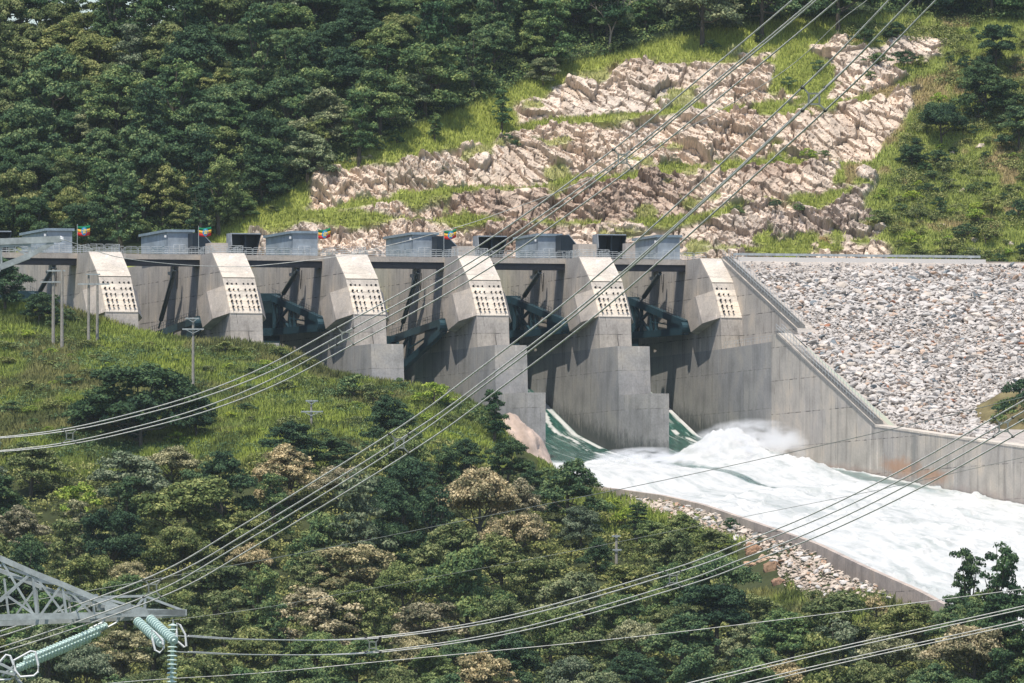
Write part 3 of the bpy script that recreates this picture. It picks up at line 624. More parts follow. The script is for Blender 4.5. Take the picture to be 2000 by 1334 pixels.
cr = np.array(cr)
fr = np.arange(-150, 150, 1.0); fd = np.arange(1380, 1790, 1.0); FR, FD = np.meshgrid(fr, fd)
FZ = np.zeros(FR.shape)
FZ = rbf(cr, FR, FD)
pxe = 1000+FPX*FR/FD; Dc = Dcrest(pxe)
rc = FR*1.0; zc = rbf(cr, FR*Dc/FD, Dc)
FZ = np.where(FD > Dc, zc-np.clip(FD-Dc, 0, 90)*.9, FZ)
FZ = np.where(FD < 1480, FZ-(1480-FD)*.25, FZ)
FZ += (fbm(FR*.06, FD*.06, 5, 4)-.5)*2.4*(FD < Dc-4)
def fz(r, D):
    r = np.asarray(r, float); D = np.asarray(D, float)
    u = np.clip(r+150, 0, 298.99); v = np.clip(D-1380, 0, 408.9); i = u.astype(int); j = v.astype(int); a = u-i; b = v-j
    return (FZ[j, i]*(1-a)+FZ[j, i+1]*a)*(1-b)+(FZ[j+1, i]*(1-a)+FZ[j+1, i+1]*a)*b
def hitF(px, py):                      # first ground point under a pixel of the picture
    px = np.atleast_1d(np.asarray(px, float)); py = np.atleast_1d(np.asarray(py, float))
    Ds = np.arange(1420, 1765, 1.0)[None, :]; x = (px-1000)/FPX; y = -(py-667)/FPX; h = CP-y*SP; rr = (x/h)[:, None]; zz = ((SP+y*CP)/h)[:, None]
    g = fz(rr*Ds, Ds+0*rr)-(zz*Ds-CAMH); ok = g > 0; k = np.where(ok.any(1), ok.argmax(1), -1); D = np.where(k >= 0, Ds[0, k], np.nan)
    return rr[:, 0]*D, D
BF = lambda r: 1853+.12*r+6*np.sin(r*.03)+.42*np.clip(-(r+22), 0, 60)
def ridge(r): return 42.5+np.clip(r+58, 0, 400)*1.3+np.clip(-(r+85), 0, 100)*.1
def bz(r, D):
    s = D-BF(r); z = -3.5+s*.60+5*(fbm(r*.025, D*.025, 12, 3)-.5)*sstep(5, 40, s)
    rg = ridge(r); return np.where(z > rg, rg-(z-rg)*.4, z)
def hitB(px, py):
    px = np.atleast_1d(np.asarray(px, float)); py = np.atleast_1d(np.asarray(py, float))
    Ds = np.arange(1840, 2060, .75)[None, :]; x = (px-1000)/FPX; y = -(py-667)/FPX; h = CP-y*SP; rr = (x/h)[:, None]; zz = ((SP+y*CP)/h)[:, None]
    g = bz(rr*Ds, Ds+0*rr)-(zz*Ds-CAMH); ok = g > 0; k = np.where(ok.any(1), ok.argmax(1), -1); D = np.where(k >= 0, Ds[0, k], np.nan)
    return rr[:, 0]*D, D
def Wn(r, D, z):
    dr = r-R0; dd = D-D0; return np.stack([dr*CA+dd*SA, -dr*SA+dd*CA, z], -1)
def gridmesh(name, P, m, smooth, col, keep=None):
    h, w_ = P.shape[:2]; idx = np.arange(h*w_).reshape(h, w_); q = np.stack([idx[:-1, :-1], idx[:-1, 1:], idx[1:, 1:], idx[1:, :-1]], -1)
    if keep is not None: q = q[keep[:-1, :-1]]
    return link(name, mesh_np(name, P.reshape(-1, 3), q.reshape(-1, 4), smooth, col=col.reshape(-1, 3)), m)
# picture-space maps of what covers the slopes (used as ground cover plan)
TREELINE = [(-500, 505), (380, 478), (470, 425), (560, 385), (620, 335), (700, 305), (760, 270), (900, 215), (1000, 172), (1100, 130), (1180, 112), (1300, 80), (1420, 52), (1560, 38), (1720, 30), (1850, 40), (2600, 40)]
tlx = [p[0] for p in TREELINE]; tly = [p[1] for p in TREELINE]
ROCKP = [(520, 455), (600, 440), (640, 418), (600, 400), (612, 350), (640, 318), (720, 305), (760, 318), (800, 290), (850, 300), (900, 275), (960, 300), (1000, 250), (1010, 210), (1060, 190), (1120, 145), (1190, 128), (1300, 118), (1420, 112), (1560, 104), (1640, 80), (1700, 85), (1800, 62), (1855, 72), (1845, 120), (1790, 170), (1770, 230), (1720, 300), (1730, 360), (1690, 400), (1700, 440), (1760, 480), (1760, 520), (480, 520), (470, 480)]
BENCH = [[(540, 447), (640, 420), (760, 400), (850, 382), (960, 372), (1060, 375), (1200, 350), (1330, 335), (1500, 318), (1600, 318), (1700, 330), (1900, 310)],
         [(640, 330), (760, 325), (860, 300), (940, 283), (1060, 250), (1200, 238), (1300, 228), (1420, 215), (1560, 208), (1680, 200), (1800, 160), (1900, 150)],
         [(1300, 440), (1400, 425), (1500, 395), (1600, 405), (1700, 370), (1800, 360)]]
# ---- front hill
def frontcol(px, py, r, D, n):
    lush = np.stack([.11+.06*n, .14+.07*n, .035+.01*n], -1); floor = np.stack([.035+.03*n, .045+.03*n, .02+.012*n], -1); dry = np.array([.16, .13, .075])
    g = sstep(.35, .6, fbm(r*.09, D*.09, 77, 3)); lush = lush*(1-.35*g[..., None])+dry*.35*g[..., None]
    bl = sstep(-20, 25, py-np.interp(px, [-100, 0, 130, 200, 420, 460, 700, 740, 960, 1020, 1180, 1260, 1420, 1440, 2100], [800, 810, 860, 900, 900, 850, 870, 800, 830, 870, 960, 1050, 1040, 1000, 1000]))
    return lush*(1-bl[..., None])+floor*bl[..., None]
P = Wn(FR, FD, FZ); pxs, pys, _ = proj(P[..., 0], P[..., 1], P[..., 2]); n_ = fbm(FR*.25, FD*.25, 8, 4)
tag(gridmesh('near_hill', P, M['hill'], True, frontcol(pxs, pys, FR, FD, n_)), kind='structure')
# ---- far hill: forest floor, grass and the blasted rock face, one finely broken sheet
spx = np.arange(-260, 2262, 2.1); ss = np.concatenate([np.arange(-6, 0, 1.5), np.arange(0, 96, .19), np.arange(96, 260, 6)])
rr_ = (spx-1000)/FPX*1895; BR, BS = np.meshgrid(rr_, ss); BD = BF(BR)+BS; BZ = bz(BR, BD)
P0 = Wn(BR, BD, BZ); bpx, bpy_, _ = proj(P0[..., 0], P0[..., 1], P0[..., 2])
wob = (fbm(BR*.2, BS*.2, 21, 4)-.5)
jx = bpx+wob*60; jy = bpy_+(fbm(BR*.15, BS*.3, 23, 4)-.5)*50
rock = inpoly(jx, jy, ROCKP).astype(float)
bd1 = np.interp(bpx, *zip(*BENCH[0])); bd2 = np.interp(bpx, *zip(*BENCH[1])); bd3 = np.interp(bpx, *zip(*BENCH[2]))
tlY = np.interp(bpx, tlx, tly)
# tiers: 0 below bench0, 1 between, 2 above bench1
t0 = np.clip((500-bpy_)/np.maximum(500-bd1, 20), 0, 1); t1 = np.clip((bd1-bpy_)/np.maximum(bd1-bd2, 20), 0, 1); t2 = np.clip((bd2-bpy_)/np.maximum(bd2-tlY-25, 30), 0, 1)
tier = np.where(bpy_ > bd1, 0, np.where(bpy_ > bd2, 1, 2)); tt = np.where(tier == 0, t0, np.where(tier == 1, t1, t2))
step = (tt-.45)*np.where(tier == 2, 2.2, 4.6)*(1-sstep(.9, 1.0, tt))+(-1.6)*sstep(.9, 1.0, tt)
th = rad(33); u = BR*math.cos(th)-BS*math.sin(th)*.9; v = BR*math.sin(th)+BS*math.cos(th)*.9
warp = (fbm(BR*.3, BS*.3, 31, 3)-.5)*1.5
f1, i1, e1 = facet((u+warp)/7.5, (v+warp)/3.6, 100, .7, .55)
f2, i2, e2 = facet((u+warp)/3.2, (v-warp)/1.4, 200, .7, .55)
f3, i3, e3 = facet((u+warp)/1.2, (v)/.62, 300, .9, .5)
f4, i4, e4 = facet(u/.62, v/.36, 400, .8, .4)
rough = .30+1.0*sstep(.3, .75, vn(BR*.11, BS*.13, 55))
disp = 1.9*f1+(.35+rough*.6)*1.2*f2+(.25+rough*.8)*(.50*f3+.14*f4)-.75*(1-sstep(0, .08, e2))-.35*rough*(1-sstep(0, .1, e3))-.9*(1-sstep(0, .05, e1))
def blurm(a, k):
    for _ in range(k):
        a = (a+np.roll(a, 1, 0)+np.roll(a, -1, 0)+np.roll(a, 1, 1)+np.roll(a, -1, 1))/5
    return a
rm = blurm(rock, 6)
bgd = np.minimum(np.minimum(np.abs(bpy_-bd1+6), np.abs(bpy_-bd2+5)), np.abs(bpy_-bd3+5)+8)+14*(fbm(BR*.12, BS*.12, 66, 3)-.5)*2
bg = (1-sstep(10, 17, bgd))*sstep(.22, .34, fbm(BR*.07, BS*.02, 67, 3)); 
patch = sstep(.63, .69, fbm(BR*.14, BS*.24, 68, 4))*np.where(bpx > 1450, 1, .75)*1.0
patch = np.maximum(patch, sstep(1.0, .8, np.hypot((bpx-815)/62, (bpy_-385)/34)+(fbm(BR*.2, BS*.2, 69, 3)-.5)*1.3)); patch = np.maximum(patch, sstep(1.0, .8, np.hypot((bpx-1560)/70, (bpy_-150)/50)+(fbm(BR*.2, BS*.2, 70, 3)-.5)*1.6))
rk = rm*(1-np.clip(bg+patch, 0, 1))
disp = disp*(.12+.88*rk)*(rm > .02)+step*rm+(1-rm)*.5*(fbm(BR*.4, BS*.4, 71, 3)-.5)
Nn = np.array(W(0, 1-0, 0))-np.array(W(0, 0, 0)); nrm = -Nn*.78; nrm[2] = .62
P = P0+nrm[None, None, :]*disp[..., None]
n_ = fbm(BR*.6, BS*.6, 72, 4); big = fbm(BR*.05, BS*.05, 73, 3)
pale = np.array([.70, .575, .465]); brown = np.array([.46, .345, .27]); grey = np.array([.56, .51, .47]); orange = np.array([.42, .22, .12])
kb = np.clip((tier == 0)*sstep(.30, .6, fbm(BR*.09, BS*.13, 74, 4))*sstep(800, 900, bpx+60*wob)*sstep(1720, 1600, bpx), 0, 1)*.85
rc = pale*(1-kb[..., None])+brown*kb[..., None]
gk = sstep(.5, .7, fbm(BR*.05, BS*.09, 75, 3))[..., None]*.35; rc = rc*(1-gk)+grey*gk
ok = (sstep(.62, .72, fbm(BR*.12, BS*.12, 76, 3))*(bpx > 1600)*(bpy_ > 300))[..., None]; rc = rc*(1-ok)+orange*ok
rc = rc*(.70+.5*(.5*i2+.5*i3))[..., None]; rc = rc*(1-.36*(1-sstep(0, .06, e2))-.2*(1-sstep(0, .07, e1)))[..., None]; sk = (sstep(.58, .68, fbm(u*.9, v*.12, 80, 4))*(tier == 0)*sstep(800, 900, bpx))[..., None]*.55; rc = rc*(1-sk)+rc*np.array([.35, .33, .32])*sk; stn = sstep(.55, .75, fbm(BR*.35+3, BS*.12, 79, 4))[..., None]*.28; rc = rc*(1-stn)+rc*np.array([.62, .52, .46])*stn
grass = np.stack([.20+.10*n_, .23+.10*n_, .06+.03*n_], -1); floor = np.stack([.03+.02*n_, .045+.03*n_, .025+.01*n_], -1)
gd = np.stack([.17+.10*n_, .205+.10*n_, .06+.03*n_], -1)
rs = sstep(1560, 1760, bpx+120*(big-.5))[..., None]; grass = grass*(1-rs)+gd*rs
dirt = np.array([.30, .22, .14]); dk_ = (sstep(.60, .72, fbm(BR*.15, BS*.15, 78, 4))*(bpx > 1650)*.8)[..., None]; grass = grass*(1-dk_)+dirt*dk_
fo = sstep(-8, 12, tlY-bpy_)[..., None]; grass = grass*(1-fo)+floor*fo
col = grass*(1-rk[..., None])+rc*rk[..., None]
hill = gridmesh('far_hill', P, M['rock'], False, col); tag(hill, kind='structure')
# ---- valley floor (one sheet out to the horizon)
gy = np.concatenate([np.arange(-600, 1380, 60), [1405], np.arange(1440, 2100, 40), np.arange(2100, 8200, 400)]); gx_ = np.concatenate([np.arange(-4000, -300, 400), np.arange(-300, 301, 50), np.arange(400, 4200, 400)])
GR, GD = np.meshgrid(gx_, gy); GZ = np.interp(GD, [-600, 0, 200, 600, 1380, 1450, 1600, 1800, 2000, 2300, 8200], [-76, -76.5, -100, -135, -112, -98, -95, -80, -30, -20, -40])
GZ = GZ+(fbm(GR*.01, GD*.01, 2, 3)-.5)*8*(GD > 250)*(np.abs(GR) > 200)
GC = np.stack([.05+0*GR, .07+0*GR, .025+0*GR], -1)
tag(gridmesh('ground', Wn(GR, GD, GZ), M['hill'], True, GC), kind='structure')
# ---- embankment slope under the riprap
ex = np.concatenate([[40.4], np.arange(41, 112, 1.0)]); el = np.arange(-1, 175, 1.0); EX, EL = np.meshgrid(ex, el)
def ez(X, L):
    z = -(L+.5)/3.50+.0*X; z = z-.35*sstep(0, 3, L); zz = wl(L)+.1
    return np.maximum(z, zz)
EZ = ez(EX, EL)-.25; EZ = np.where((EX < RX+2.2) & (EL < d2[0]+2), np.minimum(EZ, -14.4), EZ)
nn_ = fbm(EX*.4, EL*.4, 14, 4); EC = np.stack([.36+.14*nn_, .325+.13*nn_, .295+.12*nn_], -1)
tag(gridmesh('embankment_ground', np.stack([EX, -EL, EZ+(nn_-.5)*.3], -1), M['hill'], True, EC), kind='structure')
# ---- stones
SV, SF = ico(1); SV2, SF2 = ico(2)
def stonevar(seed, V0):
    rg = np.random.default_rng(seed); V = V0.copy()
    for k in range(9):
        n = rg.normal(size=3); n /= np.linalg.norm(n); d = V@n; c = rg.uniform(.42, .8); V = V-np.where(d > c, d-c, 0)[:, None]*n[None]
    return V*np.array([1, rg.uniform(.65, .95), rg.uniform(.38, .6)])
SVARS = [stonevar(s, SV2) for s in range(10)]
def scol(rg, n):
    b = rg.uniform(.40, .58, n)[:, None]*np.array([1.0, .93, .87]); t = rg.random(n)
    b = np.where((t < .07)[:, None], np.array([.42, .31, .24])*rg.uniform(.8, 1.3, n)[:, None], b)
    b = np.where(((t > .10) & (t < .15))[:, None], np.array([.15, .17, .185])*rg.uniform(.7, 1.4, n)[:, None], b)
    b = np.where(((t > .17) & (t < .175))[:, None], np.array([.34, .16, .10]), b); return b
def stones_stuff(name, pts, sizes, rg, tint=(1, 1, 1)):
    Vs = []; Fs = []; Cs = []; off = 0; cols_ = scol(rg, len(pts))*np.array(tint)
    for v in range(10):
        sel = np.where(np.arange(len(pts)) % 10 == v)[0]
        if len(sel) == 0: continue
        V0 = SVARS[v]; a = rg.uniform(0, 6.28, len(sel)); tx = rg.normal(0, .3, len(sel)); ty = rg.normal(0, .3, len(sel))
        V = V0[None]*sizes[sel][:, None, None]; c, s_ = np.cos(a)[:, None], np.sin(a)[:, None]
        X = V[..., 0]*c-V[..., 1]*s_; Y = V[..., 0]*s_+V[..., 1]*c; Zz = V[..., 2]+X*tx[:, None]+Y*ty[:, None]
        P = np.stack([X, Y, Zz], -1)+pts[sel][:, None, :]
        Fx = SF2[None]+(np.arange(len(sel))*len(V0))[:, None, None]+off; off += len(sel)*len(V0)
        Vs.append(P.reshape(-1, 3)); Fs.append(Fx.reshape(-1, 3)); Cs.append(np.repeat(cols_[sel], len(V0), 0))
    return link(name, mesh_np(name, np.concatenate(Vs), np.concatenate(Fs), False, col=np.concatenate(Cs)), M['stone'])
rg = np.random.default_rng(11)
N1 = 42000; X_ = rg.uniform(40.6, 100, N1); L_ = rg.uniform(1.0, 170, N1)
pz = ez(X_, L_); px_, py_, _ = proj(X_, -L_, pz)
okk = (px_ < 2120) & ~((X_ < RX+2.8) & (L_ < d2[0]+3)) & (px_ < np.interp(py_, [480, 520, 560, 740, 800, 850, 900], [1900, 2060, 2140, 2140, 1965, 1935, 1925]))
okk &= ~((L_ > 93) & (X_ > 75))
X_, L_, pz = X_[okk], L_[okk], pz[okk]
sz = np.clip(rg.lognormal(-1.05, .42, len(X_)), .15, 1.0)*np.where(L_ < 6, .6, 1.0)
sz = sz*np.where(fbm(X_*.05, L_*.05, 15, 2) > .55, .8, 1.1)
print('riprap', len(X_))
order = np.argsort(-sz); big_i = order[:240]; rest = order[240:]
so = stones_stuff('riprap_stones', np.stack([X_[rest], -L_[rest], pz[rest]+sz[rest]*.12], -1), sz[rest], rg)
tag(so, 'thousands of smaller pale angular stones covering the embankment slope', 'riprap', kind='stuff')
SMESH = []
for v in range(10):
    for c in range(3):
        cc = np.tile(np.array([[.58, .54, .51], [.48, .46, .44], [.55, .49, .43]])[c]*(1+.1*(v % 3-1)), (len(SV2), 1))
        SMESH.append(mesh_np('riprap_boulder', SVARS[v], SF2, False, col=cc)); SMESH[-1].materials.append(M['stone'])
def place_stone(p, s_, label, group, name='riprap_stone', c=None):
    k = int(rg.integers(0, len(SMESH))) if c is None else int(rg.integers(0, 10))*3+c
    o = bpy.data.objects.new(name, SMESH[k]); COL.objects.link(o); o.location = p; o.scale = (s_,)*3; o.rotation_euler = (rg.normal(0, .25), rg.normal(0, .25), rg.uniform(0, 6.28))
    return tag(o, label, 'stone', group)
for k in big_i: place_stone((X_[k], -L_[k], pz[k]+sz[k]*.2), sz[k], 'one of the larger pale angular stones scattered over the embankment riprap slope', 'larger stones on the embankment slope')
# near riprap between curb wall and forest
RIP2 = [(1215, 966), (1300, 978), (1450, 1018), (1600, 1070), (1700, 1118), (1800, 1160), (1830, 1185), (1700, 1165), (1640, 1160), (1600, 1175), (1535, 1145), (1500, 1075), (1440, 1060), (1380, 1040), (1290, 1005), (1230, 985)]
pp = rg.uniform([1200, 955], [1840, 1200], (15000, 2)); pp = pp[inpoly(pp[:, 0]+rg.normal(0, 6, 15000), pp[:, 1]+rg.normal(0, 5, 15000), RIP2)]
r_, D_ = hitF(pp[:, 0], pp[:, 1]); m_ = ~np.isnan(D_); r_, D_, pp = r_[m_], D_[m_], pp[m_]
pw = Wn(r_, D_, fz(r_, D_)); sz2 = np.clip(rg.lognormal(-1.05, .38, len(r_)), .2, .85); o2 = np.argsort(-sz2)
so = stones_stuff('near_riprap_stones', pw[o2[60:]]+np.array([0, 0, .1]), sz2[o2[60:]], rg, (1.02, .92, .82)); tag(so, 'pale broken stones heaped below the low curving wall', 'riprap', kind='stuff')
for k in o2[:60]: place_stone(pw[k]+np.array([0, 0, .15]), sz2[k], 'one of the larger pale stones in the heap below the low curving wall', 'larger stones below the curving wall')
# boulders of the rock face and the brown excavation
def boulder(name, px, py, wpx, hpx, colr, label, group, hit=hitF, gz=None, dD=0, seed=1):
    r, D = hit(px, py); r, D = float(r[0]), float(D[0]); z = float(ray(px, py)[1]*D-CAMH); kk = FPX/D
    V, Fc = ico(5); rgb = np.random.default_rng(seed)
    for k in range(12):
        n = rgb.normal(size=3); n /= np.linalg.norm(n); d = V@n; c = rgb.uniform(.5, .85); V = V-np.where(d > c, d-c, 0)[:, None]*n[None]
    nz_ = fbm(V[:, 0]*3+seed, V[:, 1]*3+V[:, 2]*2, seed, 4)-.5; V = V*(1+.22*nz_)[:, None]; ff = facet(V[:, 0]*2.2+seed, V[:, 2]*2.2+V[:, 1]*1.3, seed, .7, .5)[0]; V = V*(1+.16*ff)[:, None]
    V = V*np.array([wpx/kk/2, wpx/kk/2.6, hpx/kk/2]); cc = np.array(colr)[None]*(.75+.6*fbm(V[:, 0]*1.5, V[:, 2]*1.5, seed+5, 4))[:, None]
    o = link(name, mesh_np(name, V, Fc, False, col=cc), M['stone'], loc=W(r, D+dD, z)); return tag(o, label, 'rock', group)
boulder('boulder', 1474, 1078, 44, 44, (.36, .22, .14), 'orange brown boulder at the upper left of the cut bank', 'brown rocks in the cut bank', seed=3)
boulder('boulder', 1508, 1116, 52, 60, (.24, .155, .10), 'large dark brown boulder in the cut bank beside the stone heap', 'brown rocks in the cut bank', seed=4)
boulder('boulder', 1462, 1108, 34, 24, (.50, .33, .22), 'tan boulder left of the dark brown one in the cut bank', 'brown rocks in the cut bank', seed=5)
boulder('boulder', 1490, 1096, 40, 34, (.46, .33, .24), 'light brown boulder between the two darker ones in the cut bank', 'brown rocks in the cut bank', seed=11)
boulder('boulder', 1520, 1142, 30, 30, (.30, .19, .13), 'small brown boulder at the lowest right of the cut bank', 'brown rocks in the cut bank', seed=12)
boulder('boulder', 1380, 1112, 60, 22, (.48, .36, .27), 'low tan rock showing between trees under the middle power line', 'brown rocks in the cut bank', seed=6)
boulder('boulder', 567, 790, 12, 12, (.55, .48, .38), 'small pale boulder lying in the grass left of the small utility pole', 'pale rocks on the grassy hill', seed=7)
boulder('boulder', 85, 672, 12, 10, (.45, .36, .28), 'small tan rock in the grass left of the leftmost pole pair', 'pale rocks on the grassy hill', seed=8)
boulder('boulder', 64, 762, 26, 12, (.30, .23, .18), 'brown rock in the grass at the far left', 'pale rocks on the grassy hill', seed=9)
# smooth bare pink rock slope beside the fourth pier tail
V, Fc = ico(5); nz_ = fbm(V[:, 0]*2+3, V[:, 2]*2+V[:, 1], 44, 5)-.5; V = V*(1+.16*nz_+.05*fbm(V[:, 0]*9, V[:, 2]*6, 46, 4)+.11*facet(V[:, 0]*3, V[:, 2]*3+V[:, 1], 47, .7, .5)[0]+.04*facet(V[:, 0]*9, V[:, 2]*9+V[:, 1]*2, 48, .7, .5)[0])[:, None]; V = V*np.array([4.6, 6.0, 8.2]); V[:, 0] += -(V[:, 2])*.30
cc = np.array([.47, .37, .31])[None]*(.6+.8*fbm(V[:, 0]*.8, V[:, 2]*.35, 45, 5))[:, None]
c0 = atD(1022, 925, 1722); tag(link('rock_outcrop', mesh_np('rock_outcrop', V, Fc, True, col=cc), M['stone'], loc=c0), 'smooth bare pinkish rock slope beside the tail of the fourth pier', 'rock')
# ================================================================ VEGETATION
def leafcloud(rg, clumps, per, leaf, flat=.0, up=.35):
    """clumps: (x,y,z,r) -> quads"""
    V = []; T = []
    for (cx, cy, cz, cr_) in clumps:
        n = max(8, int(per*cr_*cr_)); d = rg.normal(size=(n, 3)); d /= np.linalg.norm(d, axis=1)[:, None]; d[:, 2] = np.where(d[:, 2] < -.3, -d[:, 2]*.6, d[:, 2])
        d /= np.linalg.norm(d, axis=1)[:, None]
        rr = cr_*rg.uniform(.55, 1.18, n)[:, None]*np.array([1, 1, .72]); p = np.array([cx, cy, cz])+d*rr
        nn = d+rg.normal(0, .7, (n, 3))+np.array([0, 0, up]); nn /= np.linalg.norm(nn, axis=1)[:, None]
        a = np.cross(nn, rg.normal(size=(n, 3))); a /= np.linalg.norm(a, axis=1)[:, None]; b = np.cross(nn, a)
        s_ = leaf*rg.uniform(.6, 1.3, n)[:, None]; a = a*s_*.5; b = b*s_*.34
        V.append(np.stack([p-a, p-b, p+a, p+b], 1).reshape(-1, 3))
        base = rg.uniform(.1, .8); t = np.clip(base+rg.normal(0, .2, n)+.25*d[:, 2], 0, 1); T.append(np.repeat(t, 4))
    V = np.concatenate(V); return V, np.arange(len(V)).reshape(-1, 4), np.concatenate(T)
def crown_clumps(rg, w_, h_, n, z0, shape='dome', cr_=(.05, .115)):
    """a few big uneven lobes, each built of many small clumps"""
    lobes = []; nl = {'dome': 10, 'flat': 9, 'tall': 9}[shape] if n > 60 else 5
    for k in range(nl):
        ph = k*2.4+rg.uniform(-.7, .7); q = (k+.5)/nl
        if shape == 'dome': rxy = (.15+.85*math.sin(min(1, q*1.05)*math.pi/2)); z = z0+(h_-z0)*(.80-.62*q**1.3+rg.uniform(-.08, .08)); R_ = rg.uniform(.17, .30)
        elif shape == 'flat': rxy = q**.5; z = h_*(.80-.26*q+rg.uniform(-.06, .06)); R_ = rg.uniform(.14, .24)
        else: rxy = rg.uniform(.2, .8)*(1.1-.6*q); z = z0+(h_-z0)*(.12+.76*q); R_ = rg.uniform(.20, .34)
        lobes.append((rxy*math.cos(ph)*w_*.34, rxy*math.sin(ph)*w_*.34, z, R_*w_))
    out = []
    for k in range(n):
        lx, ly, lz, R_ = lobes[k % nl]; d = rg.normal(size=3); d /= np.linalg.norm(d); d[2] = abs(d[2])*.9-.2; rr = R_*rg.uniform(.55, 1.08)
        out.append((lx+d[0]*rr, ly+d[1]*rr, lz+d[2]*rr*.85, w_*rg.uniform(*cr_)))
    return out
def make_tree(seed, w_, h_, nclump, shape='dome', per=150, leaf=.36, z0f=.28, bare=False):
    rg = np.random.default_rng(seed); z0 = h_*z0f; cl = crown_clumps(rg, w_, h_, nclump, z0, 'flat' if shape == 'flat' else 'tall' if shape == 'tall' else 'dome')
    V, Fq, T = leafcloud(rg, cl, per, leaf); crown = mesh_np('crown', V, Fq, False, tint=T)
    tb = MB(); r0 = h_*.022+.05; lean = rg.normal(0, .04, 2)*h_
    top = Vector((lean[0], lean[1], h_*.55)); pts = [Vector((0, 0, -1.2)), Vector((lean[0]*.3, lean[1]*.3, h_*.2)), Vector((lean[0]*.7, lean[1]*.7, h_*.38)), top]
    tb.tube(pts, r0, 7, rs=[r0*1.35, r0, r0*.8, r0*.45])
    for k in range(8):
        c = cl[int(rg.integers(0, len(cl)))]; b = Vector((lean[0]*.5, lean[1]*.5, h_*rg.uniform(.22, .5))); e = Vector((c[0], c[1], c[2])); m_ = b.lerp(e, .5)+Vector((0, 0, -.04*h_))
        tb.tube([b, m_, e], r0*.4, 5, rs=[r0*.5, r0*.34, r0*.12])
    return crown, tb.mesh('trunk')
TV = {'round': [make_tree(100+s, 9, 9.5, 150, z0f=.06) for s in range(6)], 'tall': [make_tree(120+s, 7, 12, 120, 'tall', z0f=.10) for s in range(4)], 'flat': [make_tree(140+s, 11, 8.5, 150, 'flat', z0f=.30) for s in range(4)],
      'bush': [make_tree(160+s, 5, 3.6, 56, 'dome', 190, .28, .02) for s in range(4)]}
BASE = {'round': (9, 9.5), 'tall': (7, 12), 'flat': (11, 8.5), 'bush': (5, 3.6)}
for k in TV:
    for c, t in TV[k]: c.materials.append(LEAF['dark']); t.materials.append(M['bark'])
PLACED = []
def tree_at(px, pyc, wpx, kind, shape, hit, gz, front, asp=1.0):
    """crown centred at picture (px, pyc), wpx wide; it stands on the slope below"""
    bw, bh = BASE[shape]; kk = FPX/(1640 if front else 1900); sc = wpx/kk/bw; hpx = bh*sc*asp*kk
    pyb = pyc+hpx*(.60 if shape != 'bush' else .5)
    r, D = hit(px, pyb)
    if np.isnan(D[0]): return None
    r, D = float(r[0]), float(D[0]); z = float(gz(r, D)); 
    PLACED.append(dict(px=px, py=pyc, w=wpx, kind=kind, shape=shape, loc=W(r, D, z-.2), sc=sc, asp=asp, front=front)); return True
FZs = lambda r, D: fz(r, D)
